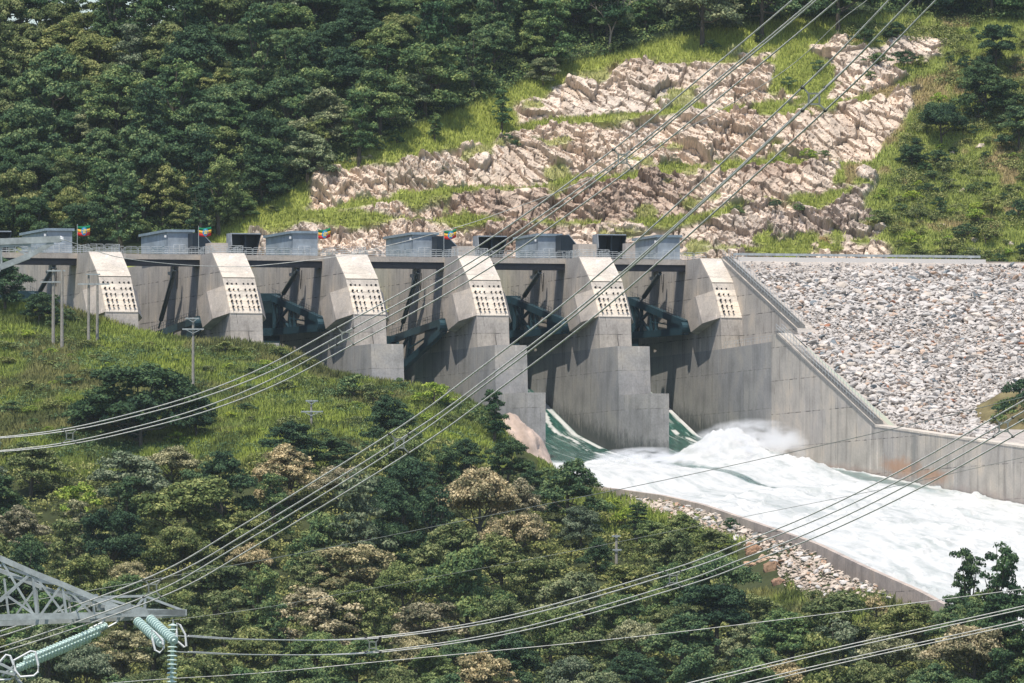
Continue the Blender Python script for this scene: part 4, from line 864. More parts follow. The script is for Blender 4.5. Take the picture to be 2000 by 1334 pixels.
# hand-placed near trees
NEAR = [(270, 765, 230, 'dark', 'round', .72), (385, 800, 95, 'dark', 'round', 1), (170, 800, 90, 'dark', 'round', .8), (570, 860, 125, 'dark', 'round', .8), (660, 885, 85, 'dark', 'round', .8), (765, 815, 105, 'dark', 'round', 1), (965, 800, 70, 'dark', 'tall', 1), (990, 895, 105, 'dark', 'round', 1), (905, 890, 90, 'dark', 'round', .9),
 (1112, 955, 130, 'mid', 'round', .95), (1135, 1025, 88, 'sage', 'round', 1), (1245, 1012, 62, 'dark', 'tall', .8), (1330, 1040, 105, 'olive', 'round', .8), (1275, 1045, 80, 'olive', 'round', .8), (1400, 1060, 75, 'olive', 'round', .8), (1428, 1022, 34, 'dark', 'bush', 1.2),
 (935, 985, 185, 'tan', 'flat', 1.2), (1010, 1050, 150, 'tan', 'flat', 1.0), (790, 950, 150, 'dark', 'round', .9), (560, 925, 160, 'tan', 'round', .8), (660, 950, 120, 'tan', 'flat', 1), (370, 1005, 220, 'olive', 'round', .75), (250, 935, 160, 'sage', 'round', .8), (60, 905, 130, 'olive', 'round', .8), (40, 1035, 110, 'tan', 'round', .9), (150, 985, 110, 'lime', 'bush', 1), (330, 905, 120, 'tan', 'flat', .9),
 (690, 1115, 175, 'tan', 'round', .75), (610, 1215, 175, 'tan', 'round', .8), (830, 1225, 150, 'tan', 'round', .8), (240, 1275, 130, 'tan', 'round', .9), (250, 1130, 110, 'tan', 'flat', 1), (420, 1165, 190, 'olive', 'round', .8), (490, 1100, 110, 'tan', 'flat', 1), (880, 1085, 150, 'olive', 'round', .95), (1060, 1130, 120, 'olive', 'round', .9), (1165, 1085, 70, 'dark', 'round', 1.1), (1225, 1140, 130, 'olive', 'round', .8), (1400, 1200, 165, 'dark', 'round', .9), (1330, 1260, 150, 'mid', 'round', .8),
 (1620, 1222, 170, 'olive', 'round', .75), (1480, 1200, 110, 'olive', 'round', .9), (1545, 1260, 160, 'mid', 'round', .8), (1893, 1160, 80, 'dark', 'tall', 1.5), (1955, 1168, 95, 'dark', 'tall', 1.45), (2008, 1165, 95, 'mid', 'tall', 1.5), (1925, 1215, 105, 'mid', 'round', 1.1), (1978, 1232, 125, 'dark', 'round', 1.15), (1890, 1238, 105, 'mid', 'round', 1.1), (2030, 1240, 120, 'dark', 'round', 1.2), (1880, 1205, 110, 'mid', 'round', .9), (1985, 1210, 100, 'dark', 'round', 1), (1780, 1225, 120, 'olive', 'round', .8), (1730, 1290, 140, 'tan', 'flat', 1), (1900, 1290, 160, 'tan', 'flat', 1), (1130, 1290, 150, 'olive', 'round', .9), (1000, 1295, 130, 'dark', 'round', .9), (1240, 1320, 120, 'dark', 'round', .8), (700, 1310, 140, 'mid', 'round', .9), (480, 1290, 150, 'olive', 'round', .9),
 (1220, 1010, 60, 'lime', 'bush', 1), (1195, 985, 50, 'lime', 'bush', 1), (40, 560, 70, 'dark', 'bush', 1.2), (100, 590, 50, 'dark', 'bush', 1), (10, 545, 110, 'dark', 'round', 1), (75, 592, 80, 'dark', 'round', .9), (128, 616, 50, 'mid', 'bush', 1), (195, 800, 120, 'dark', 'bush', 1.2), (275, 815, 150, 'dark', 'bush', 1.2), (335, 780, 120, 'dark', 'bush', 1.3), (1655, 1178, 60, 'olive', 'bush', 1.1), (1712, 1192, 70, 'tan', 'bush', 1.1), (1765, 1205, 70, 'olive', 'bush', 1.1), (1590, 1172, 50, 'olive', 'bush', 1.1), (1820, 1215, 60, 'mid', 'bush', 1.1), (340, 645, 30, 'dark', 'bush', 1), (300, 640, 22, 'mid', 'bush', 1.2), (780, 748, 40, 'mid', 'bush', 1), (690, 755, 90, 'mid', 'bush', .9), (850, 770, 80, 'lime', 'bush', .9), (730, 770, 70, 'olive', 'bush', 1), (1075, 930, 60, 'mid', 'bush', 1), (1040, 945, 75, 'dark', 'round', 1), (1105, 925, 40, 'olive', 'bush', 1)]
for a in NEAR: tree_at(a[0], a[1], a[2], a[3], a[4], hitF, FZs, True, a[5])
FORF = [(-320, 905), (-60, 905), (100, 930), (180, 915), (450, 905), (500, 900), (740, 890), (860, 870), (1000, 930), (1060, 985), (1180, 1000), (1230, 1020), (1330, 1055), (1400, 1085), (1430, 1160), (1530, 1215), (1640, 1215), (1740, 1215), (1830, 1225), (1865, 1150), (2060, 1120), (2320, 1250), (2320, 1420), (-320, 1420)]
rg = np.random.default_rng(5)
def poisson(poly, dist, bb, existing, tries, wfun):
    out = []
    pts = list(existing)
    for _ in range(tries):
        x, y = rg.uniform(bb[0], bb[1]), rg.uniform(bb[2], bb[3])
        if not inpoly(np.array([x]), np.array([y]), poly)[0]: continue
        w_ = wfun(); d = dist*(w_/100)
        if all(abs(x-q[0])/1.0 > d or abs(y-q[1])/.62 > d or math.hypot(x-q[0], (y-q[1])/.62) > d*(.75+.25*q[2]/100) for q in pts): pts.append((x, y, w_)); out.append((x, y, w_))
    return out
ex_ = [(a[0], a[1], a[2]) for a in NEAR]
for (x, y, w_) in poisson(FORF, 62, (-40, 2040, 860, 1390), ex_, 4000, lambda: rg.uniform(105, 175)):
    t = rg.random(); kd = 'olive' if t < .36 else 'mid' if t < .68 else 'dark' if t < .80 else 'tan' if t < .90 else 'sage'
    sh = rg.choice(['round', 'round', 'flat', 'tall']); tree_at(x, y, w_*(.8 if sh == 'tall' else 1), kd, sh, hitF, FZs, True, rg.uniform(.9, 1.2))
nf = len(PLACED)
# far forest
def b_(r, D): return bz(np.float64(r), np.float64(D))
FAR = [(10, 0, 110, 'olive', 'round', 1.1), (75, 5, 110, 'dark', 'round', 1.1), (138, 8, 90, 'mid', 'tall', 1), (205, 5, 90, 'olive', 'round', 1), (265, 0, 100, 'dark', 'round', 1), (40, 18, 115, 'olive', 'round', 1.1), (112, 40, 100, 'olive', 'round', 1.1), (228, 12, 110, 'dark', 'tall', 1.1), (300, 15, 110, 'mid', 'round', 1.1), (1925, 170, 110, 'dark', 'round', 1), (1990, 235, 90, 'mid', 'round', 1), (1780, 300, 60, 'dark', 'round', .8), (640, 225, 125, 'sage', 'round', .9), (600, 300, 110, 'sage', 'round', .9), (830, 135, 150, 'mid', 'round', 1), (980, 205, 48, 'mid', 'tall', 1.1), (850, 245, 36, 'mid', 'tall', 1), (990, 278, 44, 'dark', 'bush', 1.1), (870, 328, 30, 'dark', 'bush', 1), (1060, 130, 66, 'sage', 'round', .9), (1840, 240, 95, 'dark', 'flat', 1.2), (1945, 80, 90, 'dark', 'round', 1.1), (1745, 55, 50, 'dark', 'round', .9), (1690, 75, 60, 'dark', 'bush', .9),
       (475, 400, 60, 'mid', 'round', .9), (360, 425, 60, 'olive', 'round', .9), (270, 445, 50, 'olive', 'round', .9), (1850, 15, 40, 'dark', 'round', 1), (1390, 90, 36, 'mid', 'bush', 1), (1480, 70, 24, 'dark', 'tall', .8), (1640, 15, 40, 'mid', 'round', 1), (600, 335, 36, 'mid', 'bush', 1), (1990, 410, 50, 'dark', 'bush', 1.2), (1960, 180, 80, 'dark', 'round', .9), (1890, 150, 60, 'mid', 'bush', 1)]
for a in FAR: tree_at(a[0], a[1], a[2], a[3], a[4], hitB, b_, False, a[5])
FORB = [(-80, 465), (0, 450), (130, 430), (230, 455), (390, 430), (450, 375), (540, 335), (600, 285), (680, 245), (750, 205), (890, 150), (990, 105), (1080, 65), (1170, 50), (1290, 20), (1420, -8), (1560, -20), (1900, -20), (2060, -20), (2060, -60), (300, -60), (180, 25), (-80, 20)]
for (x, y, w_) in poisson(FORB, 54, (-40, 2040, -40, 470), [(a[0], a[1], a[2]) for a in FAR], 5000, lambda: rg.uniform(85, 160)):
    t = rg.random(); kd = 'dark' if t < .30 else 'mid' if t < .76 else 'sage' if t < .86 else 'olive'
    if x < 200 and y < 160: kd = 'olive'
    sh = rg.choice(['round', 'round', 'tall', 'flat']); tree_at(x, y, w_*(.78 if sh == 'tall' else 1), kd, sh, hitB, b_, False, rg.uniform(.9, 1.15))
nb = len(PLACED)
# scrub on the right hillside and along benches
SCR = [(1620, 120), (1780, 95), (1900, 60), (2040, 60), (2040, 520), (1990, 520), (1760, 490), (1700, 420), (1780, 260), (1850, 140)]
for (x, y, w_) in poisson(SCR, 80, (1600, 2040, 60, 520), [(1840, 240, 95), (1945, 80, 90)], 900, lambda: rg.choice([20, 26, 34, 45, 60])):
    tree_at(x, y, w_, rg.choice(['dark', 'mid', 'olive', 'olive', 'lime']), 'bush', hitB, b_, False, rg.uniform(.7, 1.1))
for (x, y, w_, kd) in [(1580, 300, 40, 'lime'), (1520, 318, 36, 'lime'), (1610, 300, 26, 'mid'), (1515, 400, 30, 'dark'), (1560, 410, 30, 'mid'), (1440, 410, 30, 'mid'), (1540, 160, 34, 'mid'), (1600, 130, 40, 'mid'), (1700, 150, 30, 'mid'), (1250, 185, 18, 'olive'), (1575, 265, 26, 'dark'), (1000, 205, 24, 'olive'), (700, 340, 20, 'olive'), (740, 290, 30, 'mid'), (775, 275, 34, 'mid'), (720, 285, 24, 'mid'), (530, 410, 30, 'olive'), (640, 365, 18, 'mid'), (790, 375, 20, 'dark'), (745, 385, 18, 'dark'),
                       (950, 445, 14, 'mid'), (1100, 260, 12, 'mid'), (1330, 300, 14, 'mid'), (1175, 440, 16, 'olive')]:
    tree_at(x, y, w_, kd, 'bush', hitB, b_, False, .9)
# grass-slope shrubs in front
SCF = [(-30, 640), (100, 610), (250, 660), (600, 690), (660, 740), (940, 790), (980, 850), (760, 880), (450, 850), (130, 880), (-30, 850)]
for (x, y, w_) in poisson(SCF, 78, (-30, 990, 600, 890), [(270, 775, 215), (570, 860, 125)], 900, lambda: rg.uniform(22, 70)):
    tree_at(x, y, w_, rg.choice(['mid', 'olive', 'lime', 'olive']), 'bush', hitF, FZs, True, rg.uniform(.5, .8))
print('trees', nf, nb, len(PLACED)); 
for bush in (False, True):            # at most 298 trees and 298 shrubs: leave out the smallest
    c = sorted([t for t in PLACED if (t['shape'] == 'bush') == bush], key=lambda t: t['w'])
    for t in c[:max(0, len(c)-298)]: PLACED.remove(t)
# ---- names and labels from the landmarks around each plant
KN = {'dark': 'dark green', 'mid': 'mid green', 'olive': 'olive green', 'tan': 'tan flowering', 'sage': 'grey green', 'lime': 'bright green'}
def zone(t):
    x, y = t['px'], t['py']
    if t['front']:
        if t['shape'] == 'bush' and y < 900: return 'on the grassy hill below the left piers' if y > 680 else 'on the hilltop near the pole pairs'
        row = 'at the top of the near forest' if y < 960 else 'upper near forest' if y < 1060 else 'middle of near forest' if y < 1160 else 'lower near forest' if y < 1260 else 'along the bottom picture edge'
        colm = 'left third' if x < 667 else 'centre' if x < 1333 else 'right third'
        return row+', '+colm
    if t['shape'] == 'bush': return 'on the rock face' if x < 1640 else ('high on the right hillside' if y < 200 else 'midway up the right hillside' if y < 350 else 'low on the right hillside')
    colm = 'left end' if x < 400 else 'left of centre' if x < 900 else 'right of centre' if x < 1500 else 'right end'
    row = 'foot of the far forest' if y > 360 else 'low in the far forest' if y > 260 else 'midway up far forest' if y > 160 else 'high in far forest' if y > 70 else 'along the top picture edge'
    return row+', '+colm
grp = {}
for t in PLACED:
    t['cat'] = 'shrub' if t['shape'] == 'bush' else 'tree'; t['z'] = zone(t); t['ht'] = {'flat': 'spreading', 'tall': 'slender', 'round': 'rounded', 'bush': 'low'}[t['shape']]
    grp.setdefault((t['z'], t['kind'], t['cat'], t['ht']), []).append(t)
for key, L in grp.items():
    L.sort(key=lambda t: t['px'])
    for n, t in enumerate(L):
        wd = '%s %s %s' % (t['ht'], KN[t['kind']], t['cat'])
        t['label'] = wd+', '+t['z'] if len(L) == 1 else '%s, %s %s' % (wd, ORD[n] if n < len(L)-1 else 'rightmost', t['z'])
for t in PLACED:
    v = TV[t['shape']]; c, tr = v[int(rg.integers(0, len(v)))]
    e = empty(t['cat'], t['loc'], t['label'], t['cat'], {'shrub': 'shrubs on the slopes', 'tree': 'near forest trees' if t['front'] else 'far forest trees'}[t['cat']])
    e.rotation_euler = (0, 0, rg.uniform(0, 6.28)); e.scale = (t['sc'], t['sc'], t['sc']*t['asp'])
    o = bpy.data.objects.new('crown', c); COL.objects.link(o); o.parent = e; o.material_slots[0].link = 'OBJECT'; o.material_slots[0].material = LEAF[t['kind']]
    o = bpy.data.objects.new('trunk', tr); COL.objects.link(o); o.parent = e
for k, (x, y, w_, h_) in enumerate([(1935, 395, 22, 14), (1915, 288, 26, 16), (1855, 355, 22, 12), (1880, 378, 16, 20), (1905, 470, 26, 22), (1975, 478, 16, 12), (1770, 355, 20, 10), (1860, 300, 16, 12), (1800, 420, 16, 12), (1840, 440, 18, 10)]):
    boulder('boulder', x, y, w_, h_, (.55, .47, .40), 'pale boulder in the right hillside grass, ' + ['midway at right', 'high at right', 'left of centre', 'upright one in the centre', 'low near the right edge', 'low at the right edge', 'highest at left', 'high in the centre', 'low at left', 'lowest in the centre'][k], 'pale boulders on the right hillside', hitB, seed=20+k)
# dead pale tree on the far hill edge
r, D = hitB(1192, 100); r, D = float(r[0]), float(D[0]); dt = empty('tree', W(r, D, float(bz(r, D))), 'bare pale dead tree with forked white trunk at the far forest edge', 'tree')
tb = MB(); rgd = random.Random(4)
def limb(p, d, ln, r_, dep):
    q = p+d*ln; m_ = p.lerp(q, .5)+Vector((rgd.uniform(-.1, .1), 0, rgd.uniform(-.05, .1)))*ln; tb.tube([p, m_, q], r_, 6, rs=[r_, r_*.85, r_*.65])
    if dep:
        for s_ in (-1, 1)[:2]: limb(q, (d+Vector((s_*rgd.uniform(.25, .55), rgd.uniform(-.3, .3), rgd.uniform(-.1, .2)))).normalized(), ln*rgd.uniform(.6, .85), r_*.62, dep-1)
limb(Vector((0, 0, -.5)), Vector((.02, 0, 1)), 3.2, .24, 5); tb.build('branches', M['bark_pale'], dt)
# undergrowth (leafy ground cover nobody could count)
def undergrowth(name, pts, sizes, m, label, rg, per=60, leaf=.4):
    V, Fq, T = leafcloud(rg, [(p[0], p[1], p[2], s_) for p, s_ in zip(pts, sizes)], per, leaf)
    tag(link(name, mesh_np(name, V, Fq, False, tint=T), m), label, 'undergrowth', kind='stuff')
pp = rg.uniform([-320, 860], [2320, 1400], (6800, 2)); pp = pp[inpoly(pp[:, 0], pp[:, 1], FORF)][:4600]; r_, D_ = hitF(pp[:, 0], pp[:, 1]); m_ = ~np.isnan(D_); r_, D_ = r_[m_], D_[m_]
undergrowth('near_undergrowth', Wn(r_, D_, fz(r_, D_)+.4), rg.uniform(.7, 1.7, len(r_)), LEAF['olive'], 'tangled low undergrowth between the near forest trees', rg, 36)
pp = rg.uniform([-250, -40], [2250, 480], (14000, 2)); pp = pp[pp[:, 1] < np.interp(pp[:, 0], tlx, tly)+2][:4600]; r_, D_ = hitB(pp[:, 0], pp[:, 1]); m_ = ~np.isnan(D_); r_, D_ = r_[m_], D_[m_]
undergrowth('far_undergrowth', Wn(r_, D_, bz(r_, D_)+.4), rg.uniform(.7, 1.8, len(r_)), LEAF['mid'], 'dark undergrowth between the far forest trees', rg, 36)
pp = rg.uniform([-60, 590], [1010, 900], (9000, 2)); pp = pp[inpoly(pp[:, 0], pp[:, 1]-8, [(-60, 600), (80, 600), (200, 640), (290, 665), (560, 690), (640, 745), (760, 752), (960, 800), (1000, 850), (980, 920), (740, 900), (460, 920), (-60, 920)])]
r_, D_ = hitF(pp[:, 0], pp[:, 1]); m_ = ~np.isnan(D_); r_, D_, pp = r_[m_], D_[m_], pp[m_]; mk = fbm(r_*.11, D_*.16, 190, 4)+.10*sstep(760, 900, pp[:, 1])+.06*sstep(600, 800, pp[:, 0])
k_ = mk > .56; undergrowth('knoll_scrub', Wn(r_[k_], D_[k_], fz(r_[k_], D_[k_])+.25)[:1300], rg.uniform(.45, 1.15, k_.sum())[:1300], LEAF['mid'], 'mixed green scrub merging into the grass of the near hilltop', rg, 60, .3)
k_ = (mk > .50) & (mk < .56); undergrowth('knoll_weeds', Wn(r_[k_], D_[k_], fz(r_[k_], D_[k_])+.15)[:900], rg.uniform(.35, .8, k_.sum())[:900], LEAF['olive'], 'olive weeds scattered through the near hilltop grass', rg, 70, .28)
pp = rg.uniform([1500, 40], [2050, 520], (9000, 2)); pp = pp[inpoly(pp[:, 0], pp[:, 1], [(1560, 60), (1900, 40), (2050, 40), (2050, 525), (1770, 510), (1700, 440), (1740, 330), (1800, 200), (1860, 110)])]
r_, D_ = hitB(pp[:, 0], pp[:, 1]); m_ = ~np.isnan(D_); r_, D_ = r_[m_], D_[m_]; mk = fbm(r_*.10, D_*.16, 191, 4); k_ = mk > .54
undergrowth('hillside_scrub', Wn(r_[k_], D_[k_], bz(r_[k_], D_[k_])+.3)[:1300], rg.uniform(.4, 1.2, k_.sum())[:1300], LEAF['olive'], 'tangled scrub patches on the far right hillside', rg, 60, .3)
# grass: thin blades standing on both slopes
def blades(name, P, H, colr, label, rg, wid=.10):
    n = len(P); a = rg.uniform(0, 6.28, n); d = np.stack([np.cos(a), np.sin(a), 0*a], -1)*(wid*H/.7)[:, None]; lean = rg.normal(0, .28, (n, 2))*H[:, None]
    tip = P+np.stack([lean[:, 0], lean[:, 1], H], -1); V = np.stack([P-d, P+d, tip], 1).reshape(-1, 3)
    tag(link(name, mesh_np(name, V, np.arange(3*n).reshape(-1, 3), False, col=np.repeat(colr, 3, 0)), M['grassm']), label, 'grass', kind='stuff')
GF = [(-60, 575), (80, 585), (200, 625), (290, 650), (400, 664), (560, 672), (610, 690), (640, 730), (760, 742), (960, 790), (1000, 840), (1010, 920), (980, 920), (740, 900), (460, 930), (440, 930), (130, 935), (-60, 920)]
pp = rg.uniform([-60, 570], [1020, 940], (440000, 2)); pp = pp[inpoly(pp[:, 0], pp[:, 1], GF)][:210000]
GF2 = [(1050, 900), (1100, 925), (1160, 950), (1230, 975), (1300, 1010), (1420, 1050), (1500, 1070), (1560, 1160), (1640, 1165), (1740, 1160), (1830, 1190), (1880, 1230), (1840, 1250), (1540, 1240), (1440, 1170), (1380, 1080), (1200, 1060), (1050, 980)]
p2 = rg.uniform([1050, 900], [1900, 1260], (110000, 2)); p2 = p2[inpoly(p2[:, 0], p2[:, 1], GF2) & ~((p2[:, 0] > 1440) & (p2[:, 0] < 1535) & (p2[:, 1] > 1062) & (p2[:, 1] < 1160))]; pp = np.concatenate([pp, p2])
r_, D_ = hitF(pp[:50000, 0], pp[:50000, 1]); rD = [(r_, D_)]
for k in range(50000, len(pp), 50000): rD.append(hitF(pp[k:k+50000, 0], pp[k:k+50000, 1]))
r_ = np.concatenate([q[0] for q in rD]); D_ = np.concatenate([q[1] for q in rD]); m_ = ~np.isnan(D_); r_, D_ = r_[m_], D_[m_]; D_ = D_+rg.uniform(-.6, .6, len(D_))
n1 = fbm(r_*.12, D_*.12, 90, 4); n2 = rg.random(len(r_)); c = np.stack([.12+.19*n1+.07*n2, .175+.20*n1+.06*n2, .05+.04*n2], -1); dr = sstep(.52, .66, fbm(r_*.09, D_*.09, 92, 4))[:, None]; c = c*(1-dr*.6)+np.array([.22, .18, .10])*dr*.6
dg = sstep(.50, .60, fbm(r_*.22, D_*.22, 93, 4))[:, None]; c = c*(1-dg*.6)+np.array([.06, .085, .035])*dg*.6
blades('near_grass', Wn(r_, D_, fz(r_, D_)), rg.uniform(.35, 1.0, len(r_))*(.6+.9*n1), c, 'long yellow green grass covering the near hilltop', rg)
pp = rg.uniform([380, 20], [2050, 520], (700000, 2)); ty = np.interp(pp[:, 0], tlx, tly); sel = (pp[:, 1] > ty-6); pp = pp[sel][:330000]
r_, D_ = [], []
for k in range(0, len(pp), 50000): a, b = hitB(pp[k:k+50000, 0], pp[k:k+50000, 1]); r_.append(a); D_.append(b)
r_ = np.concatenate(r_); D_ = np.concatenate(D_); m_ = ~np.isnan(D_); r_, D_ = r_[m_], D_[m_]; s_ = D_-BF(r_)
ci = np.clip(np.round((r_-rr_[0])/(rr_[1]-rr_[0])).astype(int), 0, len(rr_)-1); ri = np.clip(np.searchsorted(ss, s_), 0, len(ss)-1)
kk_ = rk[ri, ci] < .3; r_, D_, ri, ci = r_[kk_], D_[kk_], ri[kk_], ci[kk_]; Pb = P[ri, ci]+np.stack([rg.uniform(-.3, .3, len(r_)), rg.uniform(-.2, .2, len(r_)), 0*r_], -1)
cg = col[ri, ci]*(1.0+.5*rg.random(len(r_)))[:, None]*np.array([1.15, 1.15, 1.0])
blades('far_grass', Pb, rg.uniform(.3, .85, len(r_)), cg, 'bright yellow green grass on the far slope around and between the rocks', rg)
# green mound with bushes at the right edge above the training wall
V, Fc = ico(5); V = V*(1+.25*(fbm(V[:, 0]*3, V[:, 1]*3+V[:, 2]*3, 7, 4)-.5))[:, None]*np.array([7.5, 12, 6.2]); cc = np.array([.17, .145, .075])[None]*(.4+1.1*fbm(V[:, 0]*.8, V[:, 2]*.8, 9, 4))[:, None]
xm, zm = onL(1990, 835, 90); tag(link('earth_mound', mesh_np('earth_mound', V, Fc, True, col=cc), M['hill'], loc=(xm, -90, zm-1.2)), 'grassy brown earth mound behind the training wall at the right edge', 'mound')
for k, (x, y, w_, kd, lb) in enumerate([(1985, 790, 84, 'dark', 'dark green shrub on the earth mound at the right edge, uppermost'), (1955, 815, 60, 'mid', 'mid green shrub at the left shoulder of the right edge mound'), (1992, 830, 74, 'dark', 'dark green shrub low on the right edge mound'), (1938, 836, 36, 'olive', 'small olive shrub at the foot of the right edge mound'), (1962, 848, 48, 'olive', 'olive shrub just above the coping on the right edge mound'), (1998, 800, 60, 'mid', 'mid green shrub half cut off by the right edge on the mound')]):
    xq, zq = onL(x, y, 95); c, tr = TV['bush'][k % 3]; sc = w_/12.9/5; e = empty('shrub', (xq, -97, zq-1.8*sc), lb, 'shrub', 'shrubs on the right edge mound'); e.scale = (sc*1.1, sc*1.1, sc*1.3)
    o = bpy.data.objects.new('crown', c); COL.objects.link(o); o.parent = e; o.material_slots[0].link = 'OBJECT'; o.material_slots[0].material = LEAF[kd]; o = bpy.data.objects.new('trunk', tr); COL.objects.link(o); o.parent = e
# ================================================================ POLES
def pole(px, ptop, pbot, arms, label, group, rpx=3.2):
    r, D = hitF(px, pbot); r, D = float(r[0]), float(D[0])
    if D != D: print('pole miss', px); return
    z0 = float(fz(r, D)); zt = float(ray(px, ptop)[1]*D-CAMH); kk = FPX/D; e = empty('utility_pole', W(r, D, z0), label, 'utility pole', group)
    MB().tube([(0, 0, -1), (0, 0, zt-z0)], .2, 8, rs=[rpx*1.15/kk, rpx*.8/kk]).build('post', M['pole'], e)
    for (ay, x0, x1, br) in arms:
        z = float(ray(px, ay)[1]*D-CAMH)-z0; a, b = (x0-px)/kk, (x1-px)/kk; rv = Vector((CA, -SA, 0)); off = Vector((-SA, -CA, 0))*(rpx/kk+.08)
        m_ = MB(); m_.bar(rv*a+Vector((0, 0, z))+off, rv*b+Vector((0, 0, z))+off, .14, .2)
        m_.build('crossarm', M['galv'], e)
        if br:
            m2 = MB(); m2.bar(rv*a*.7+Vector((0, 0, z-.05))+off, Vector((0, 0, z-br/kk))+off, .09); m2.bar(rv*b*.7+Vector((0, 0, z-.05))+off, Vector((0, 0, z-br/kk))+off, .09); m2.build('brace', M['galv'], e)
            for q in (a, b*1.0, a*.55, b*.55): pass
PG = 'concrete utility poles on the near hill'
pole(104, 526, 682, [(529, 92, 128, 0), (551, 78, 124, 0)], 'grey twin pole frame, left post of the left pair on the hilltop', PG); pole(121, 526, 688, [], 'bare grey post, right one of the left pole pair on the hilltop', PG)
pole(173, 534, 680, [(536, 168, 196, 0), (555, 152, 214, 0)], 'grey pole, left post of the right pair on the hilltop', PG, 2.8); pole(190, 536, 674, [], 'bare brownish post, right one of the right pole pair on the hilltop', PG, 2.8)
pole(377, 620, 770, [(622, 362, 389, 7), (643, 356, 398, 8)], 'tall single pole with two crossarms beside the big dark tree', PG, 2.8)
pole(608, 781, 835, [(783, 597, 621, 7), (804, 588, 631, 8)], 'small pole top with two braced crossarms in the middle of the grassy slope', PG, 2.4)
pole(1204, 1044, 1118, [(1047, 1195, 1212, 3), (1074, 1196, 1214, 3)], 'weathered pole among the trees left of the stone heap', PG, 3)
pole(1412, 1093, 1150, [(1096, 1396, 1440, 0)], 'pale short pole with a flat crossarm below the stone heap, left of its twin', PG, 3); pole(1429, 1097, 1150, [], 'pale short pole below the stone heap, right of its twin', PG, 3)
# ================================================================ TRANSMISSION TOWER, INSULATORS, LINES
TD = 316.0
tw_ = empty('transmission_tower', atD(-300, 1210, TD), 'grey steel lattice transmission tower whose two arms reach in from the left picture edge', 'pylon')
tl = Vector(tw_.location)
def tp(px, py, dD=0.0): return atD(px, py, TD+dD)-tl
arm = MB(); dp = .0
back = lambda x: 1.6*(365-x)/365.0           # depth between front and back frames shrinks to the tip
topF = [(-300, 985), (0, 1090), (63, 1118), (121, 1141), (182, 1167), (243, 1192)]; botF = [(-300, 1214), (0, 1206), (68, 1204), (128, 1203), (183, 1202), (243, 1199), (365, 1196)]
topB = [(-300, 1000), (0, 1114), (70, 1142), (135, 1169), (225, 1191)]; botB = [(-300, 1228), (0, 1218), (70, 1215), (135, 1212), (247, 1207), (362, 1199)]
def chain(mb, pts, w_, h_, b=False):
    for k in range(len(pts)-1): mb.bar(tp(*pts[k], back(pts[k][0]) if b else 0), tp(*pts[k+1], back(pts[k+1][0]) if b else 0), w_, h_)
chain(arm, topF, .12, .15); chain(arm, botF, .12, .17); chain(arm, topB, .10, .11, True); chain(arm, botB, .12, .14, True)
arm.bar(tp(240, 1193), tp(362, 1197), .12, .16)
web = MB()
for k in range(1, 5): web.bar(tp(*topF[k]), tp(*botF[k+1 if k > 1 else k+1]) if k > 0 else tp(*botF[k]), .05, .06)
for a, b in (((63, 1118), (72, 1204)), ((121, 1141), (130, 1203)), ((182, 1167), (184, 1202)), ((63, 1118), (0, 1175)), ((63, 1118), (-2, 1172)), ((12, 1162), (72, 1203)), ((121, 1141), (78, 1203)), ((182, 1167), (138, 1203)), ((0, 1160), (-60, 1090)), ((243, 1192), (190, 1203))): web.bar(tp(*a), tp(*b), .055, .065)
for a, b in (((8, 1130), (17, 1204)), ((68, 1152), (28, 1206)), ((70, 1142), (76, 1210)), ((128, 1178), (95, 1207)), ((135, 1169), (138, 1212))): web.bar(tp(*a, back(a[0])), tp(*b, back(b[0])), .05, .055)
for a, b in (((0, 1104), (90, 1136)), ((18, 1126), (108, 1140)), ((78, 1150), (170, 1164)), ((135, 1166), (200, 1172)), ((190, 1190), (240, 1188)), ((138, 1173), (190, 1163))): web.bar(tp(*a), tp(*b, back(b[0])), .07, .07)
pk = MB()
for a, b in (((200, 1166), (283, 1164)), ((283, 1164), (362, 1194)), ((283, 1164), (283, 1196)), ((283, 1164), (266, 1186)), ((200, 1168), (283, 1190)), ((252, 1178), (262, 1192))): pk.bar(tp(*a, .2), tp(*b, .2), .055, .065)
for gp in ((230, 1190), (262, 1196)): pk.add([tp(gp[0]-26, gp[1]-6, -.08), tp(gp[0]+24, gp[1]-8, -.08), tp(gp[0]+30, gp[1]+8, -.08), tp(gp[0]-24, gp[1]+9, -.08), tp(gp[0]-26, gp[1]-6, -.05), tp(gp[0]+24, gp[1]-8, -.05), tp(gp[0]+30, gp[1]+8, -.05), tp(gp[0]-24, gp[1]+9, -.05)], [(0, 1, 2, 3), (7, 6, 5, 4), (0, 4, 5, 1), (3, 2, 6, 7), (0, 3, 7, 4), (1, 5, 6, 2)])
pk.box(0, 0, 0, 0, 0, 0) if False else None
arm.build('lower_crossarm', M['galv'], tw_); web.build('crossarm_lattice', M['galv'], tw_); pk.build('tip_bracket', M['galv'], tw_)
ua = MB()
for a, b, w_ in (((-300, 478), (0, 472), .2), ((0, 472), (118, 467), .17), ((-300, 620), (0, 524), .16), ((0, 522), (57, 500), .16), ((57, 500), (104, 473), .12), ((0, 474), (57, 499), .05), ((57, 469), (58, 500), .07), ((1, 470), (3, 522), .05), ((0, 480), (60, 476), .1), ((25, 478), (57, 490), .03)): ua.bar(tp(*a), tp(*b), w_*.8, w_)
ua.build('upper_crossarm', M['galv'], tw_); cl_ = MB(); cl_.bar(tp(108, 467), tp(124, 466), .12, .1); cl_.tube([tp(116, 465), tp(122, 468)], .07, 8); cl_.build('earth_wire_clamp', M['white'], tw_)
